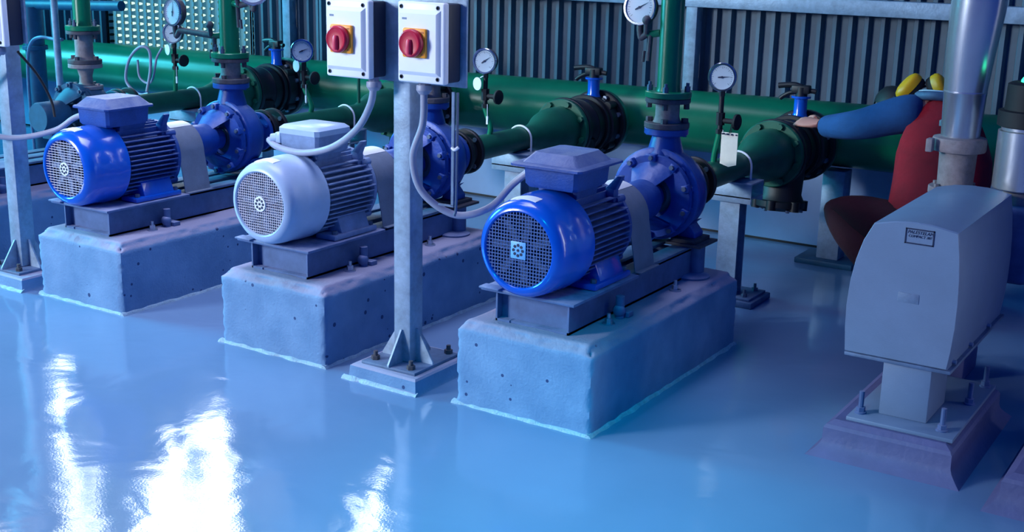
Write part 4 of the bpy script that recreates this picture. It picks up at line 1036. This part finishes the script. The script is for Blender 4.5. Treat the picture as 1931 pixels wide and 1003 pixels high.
# hands, five fingers each closing round the pipework
def hand(w, d, n, thumb, parent):
    """wrist w, direction d to the knuckles, n = back of the hand"""
    d = V(d).normalized(); n = V(n).normalized(); sd = d.cross(n).normalized(); w = V(w)
    s = MB(); rings = []
    for t_, hw, ht in ((-.01, .026, .02), (.02, .034, .02), (.055, .042, .017), (.085, .043, .014), (.095, .038, .01)):
        rings.append([w+d*t_+sd*hw*math.cos(a)+n*ht*math.sin(a)-n*t_*.12 for a in [2*PI*k/18 for k in range(18)]])
    s.loft(rings)
    for k, (o_, L) in enumerate(((-.030, .068), (-.0105, .078), (.0095, .074), (.029, .058))):
        p = w+d*.086+sd*o_-n*.012
        b1 = p+(d*.85-n*.45).normalized()*L*.46; b2 = b1+(d*.35-n*.95).normalized()*L*.32; b3 = b2+(-d*.15-n).normalized()*L*.24
        s.tube([p-d*.015, p, b1, b2, b3], [.0095]*12+[.0085]*10+[.0075]*8+[.007]*8, 10, 6)
        s.sphere(b3, .007, 6)
    p = w+d*.03+sd*thumb*.034
    s.tube([p, p+sd*thumb*.028+d*.022-n*.01, p+sd*thumb*.034+d*.05-n*.025, p+sd*thumb*.026+d*.066-n*.045], [.012]*6+[.0105]*6+[.009]*8, 10, 6)
    s.sphere(p+sd*thumb*.026+d*.066-n*.045, .009, 6)
    return s.build('hand', M['skin'], parent, 80)
hand((-2.045, 6.0, .822), (-.95, .12, .12), (0, -.45, 1), 1, body)
hand((-1.455, 6.242, .722), (-.8, .5, .12), (0, -.3, 1), -1, body)
# earmuffs resting round the neck
em = thing('earmuffs', 'yellow earmuffs with black cushions round the neck of the crouching person', 'earmuffs', (-1.53, 5.97, 1.0))
def cup(c, d, R=.055, sc=1.25):
    d = V(d).normalized(); c = V(c); u, w, _ = frame(d)
    s = MB(); rings = []
    for t_, k in ((0, 1), (.022, 1), (.036, .88), (.045, .62), (.048, .2)):
        rings.append([c+d*t_+(u*math.cos(a)*R*.72+w*math.sin(a)*R*sc)*k for a in [2*PI*i/28 for i in range(28)]])
    s.loft(rings); o = s.build('cup', M['muff'], em, 50)
    s = MB(); rings = []
    for t_, k in ((-.032, .8), (-.03, .92), (-.012, .98), (-.0005, .9)):
        rings.append([c+d*t_+(u*math.cos(a)*R*.72+w*math.sin(a)*R*sc)*k for a in [2*PI*i/28 for i in range(28)]])
    s.loft(rings); s.build('cushion', M['blackrub'], em, 50)
cup((-1.60, 5.98, 1.035), (-.55, -.35, .55), .058)
cup((-1.485, 5.99, 1.05), (.75, -.25, .5), .048)
s = MB(); s.tube([(-1.62, 5.955, 1.06), (-1.60, 6.03, 1.03), (-1.53, 6.08, 1.05), (-1.46, 6.06, 1.06), (-1.44, 5.98, 1.09)], .007, 8, 6); s.build('headband', M['blackrub'], em)

# ---------------------------------------------------------------- light
w = bpy.data.worlds.new('World'); bpy.context.scene.world = w; w.use_nodes = True; nt = w.node_tree
bg = nt.nodes['Background']
tc = nt.nodes.new('ShaderNodeTexCoord'); sp = nt.nodes.new('ShaderNodeSeparateXYZ'); nt.links.new(tc.outputs['Generated'], sp.inputs[0])
def ramp(sock, lo, hi):
    m = nt.nodes.new('ShaderNodeMapRange'); m.interpolation_type = 'SMOOTHSTEP'
    m.inputs['From Min'].default_value = lo; m.inputs['From Max'].default_value = hi
    nt.links.new(sock, m.inputs['Value']); return m.outputs[0]
mul = nt.nodes.new('ShaderNodeMath'); mul.operation = 'MULTIPLY'
up_ = nt.nodes.new('ShaderNodeMath'); up_.operation = 'MULTIPLY'
nt.links.new(ramp(sp.outputs[2], -.42, -.22), up_.inputs[0]); nt.links.new(ramp(sp.outputs[2], .62, .50), up_.inputs[1])
nt.links.new(ramp(sp.outputs[1], .2, .45), mul.inputs[0]); nt.links.new(up_.outputs[0], mul.inputs[1])
mx = nt.nodes.new('ShaderNodeMix'); mx.data_type = 'RGBA'
nt.links.new(mul.outputs[0], mx.inputs['Factor'])
mx.inputs['A'].default_value = (.0, .026, .29, 1)      # deep blue surroundings
mx.inputs['B'].default_value = (11, 12, 12.6, 1)        # bright sky beyond the back wall
nt.links.new(mx.outputs['Result'], bg.inputs['Color']); bg.inputs['Strength'].default_value = 1.0

def area(name, loc, to, size, col, power, size_y=None, spread=180):
    l = bpy.data.lights.new(name, 'AREA'); l.energy = power; l.color = col; l.size = size; l.spread = math.radians(spread)
    if size_y: l.shape = 'RECTANGLE'; l.size_y = size_y
    o = bpy.data.objects.new(name, l); C.objects.link(o); o.location = loc
    o.rotation_euler = (V(to)-V(loc)).to_track_quat('-Z', 'Y').to_euler(); return o
def spot(name, loc, to, col, power, ang, blend=1., rad=.3):
    l = bpy.data.lights.new(name, 'SPOT'); l.energy = power; l.color = col; l.spot_size = math.radians(ang); l.spot_blend = blend; l.shadow_soft_size = rad
    o = bpy.data.objects.new(name, l); C.objects.link(o); o.location = loc
    o.rotation_euler = (V(to)-V(loc)).to_track_quat('-Z', 'Y').to_euler(); return o
area('daylight_front', (-8.4, -3.6, 3.2), (-3.3, 3.8, .5), 2.2, (.74, .83, .93), 160, spread=70)
area('added_cyan_fill', (-11.5, 3.0, 3.4), (-5.9, 4.6, .8), 2.4, (.08, .75, 1), 300, spread=100)  # added cyan light that tints the left side, not a real source
area('roof_light', (-3.9, 3.9, 4.5), (-3.7, 4.1, 0), 2.2, (.70, .74, 1), 38, spread=75)
spot('added_cyan_spot', (-1.2, .9, 2.8), (-1.6, 2.8, .05), (.0, .68, .90), 520, 42)  # added spot, makes the cyan glow on the front floor; no real lamp there

# ---------------------------------------------------------------- camera
cam = bpy.data.cameras.new('Camera'); co = bpy.data.objects.new('Camera', cam); C.objects.link(co)
cam.sensor_width = 36; cam.lens = 43.7302; cam.clip_start = .05; cam.clip_end = 100
X_ = V((.84004802, .15747442, -.51915425)); Y_ = V((.54208025, -.2054729, .81481893)); Z_ = V((.02164101, -.96591029, -.25797088))
right = V((X_[0], Y_[0], Z_[0])); down = V((X_[1], Y_[1], Z_[1])); fwd = V((X_[2], Y_[2], Z_[2]))
mw = Matrix(((right.x, -down.x, -fwd.x, 0), (right.y, -down.y, -fwd.y, 0), (right.z, -down.z, -fwd.z, 1.7), (0, 0, 0, 1)))
co.matrix_world = mw
sc = bpy.context.scene; sc.camera = co
sc.view_settings.view_transform = 'Standard'; sc.view_settings.look = 'None'; sc.view_settings.exposure = 0; sc.view_settings.gamma = 1
sc.view_settings.use_curve_mapping = False
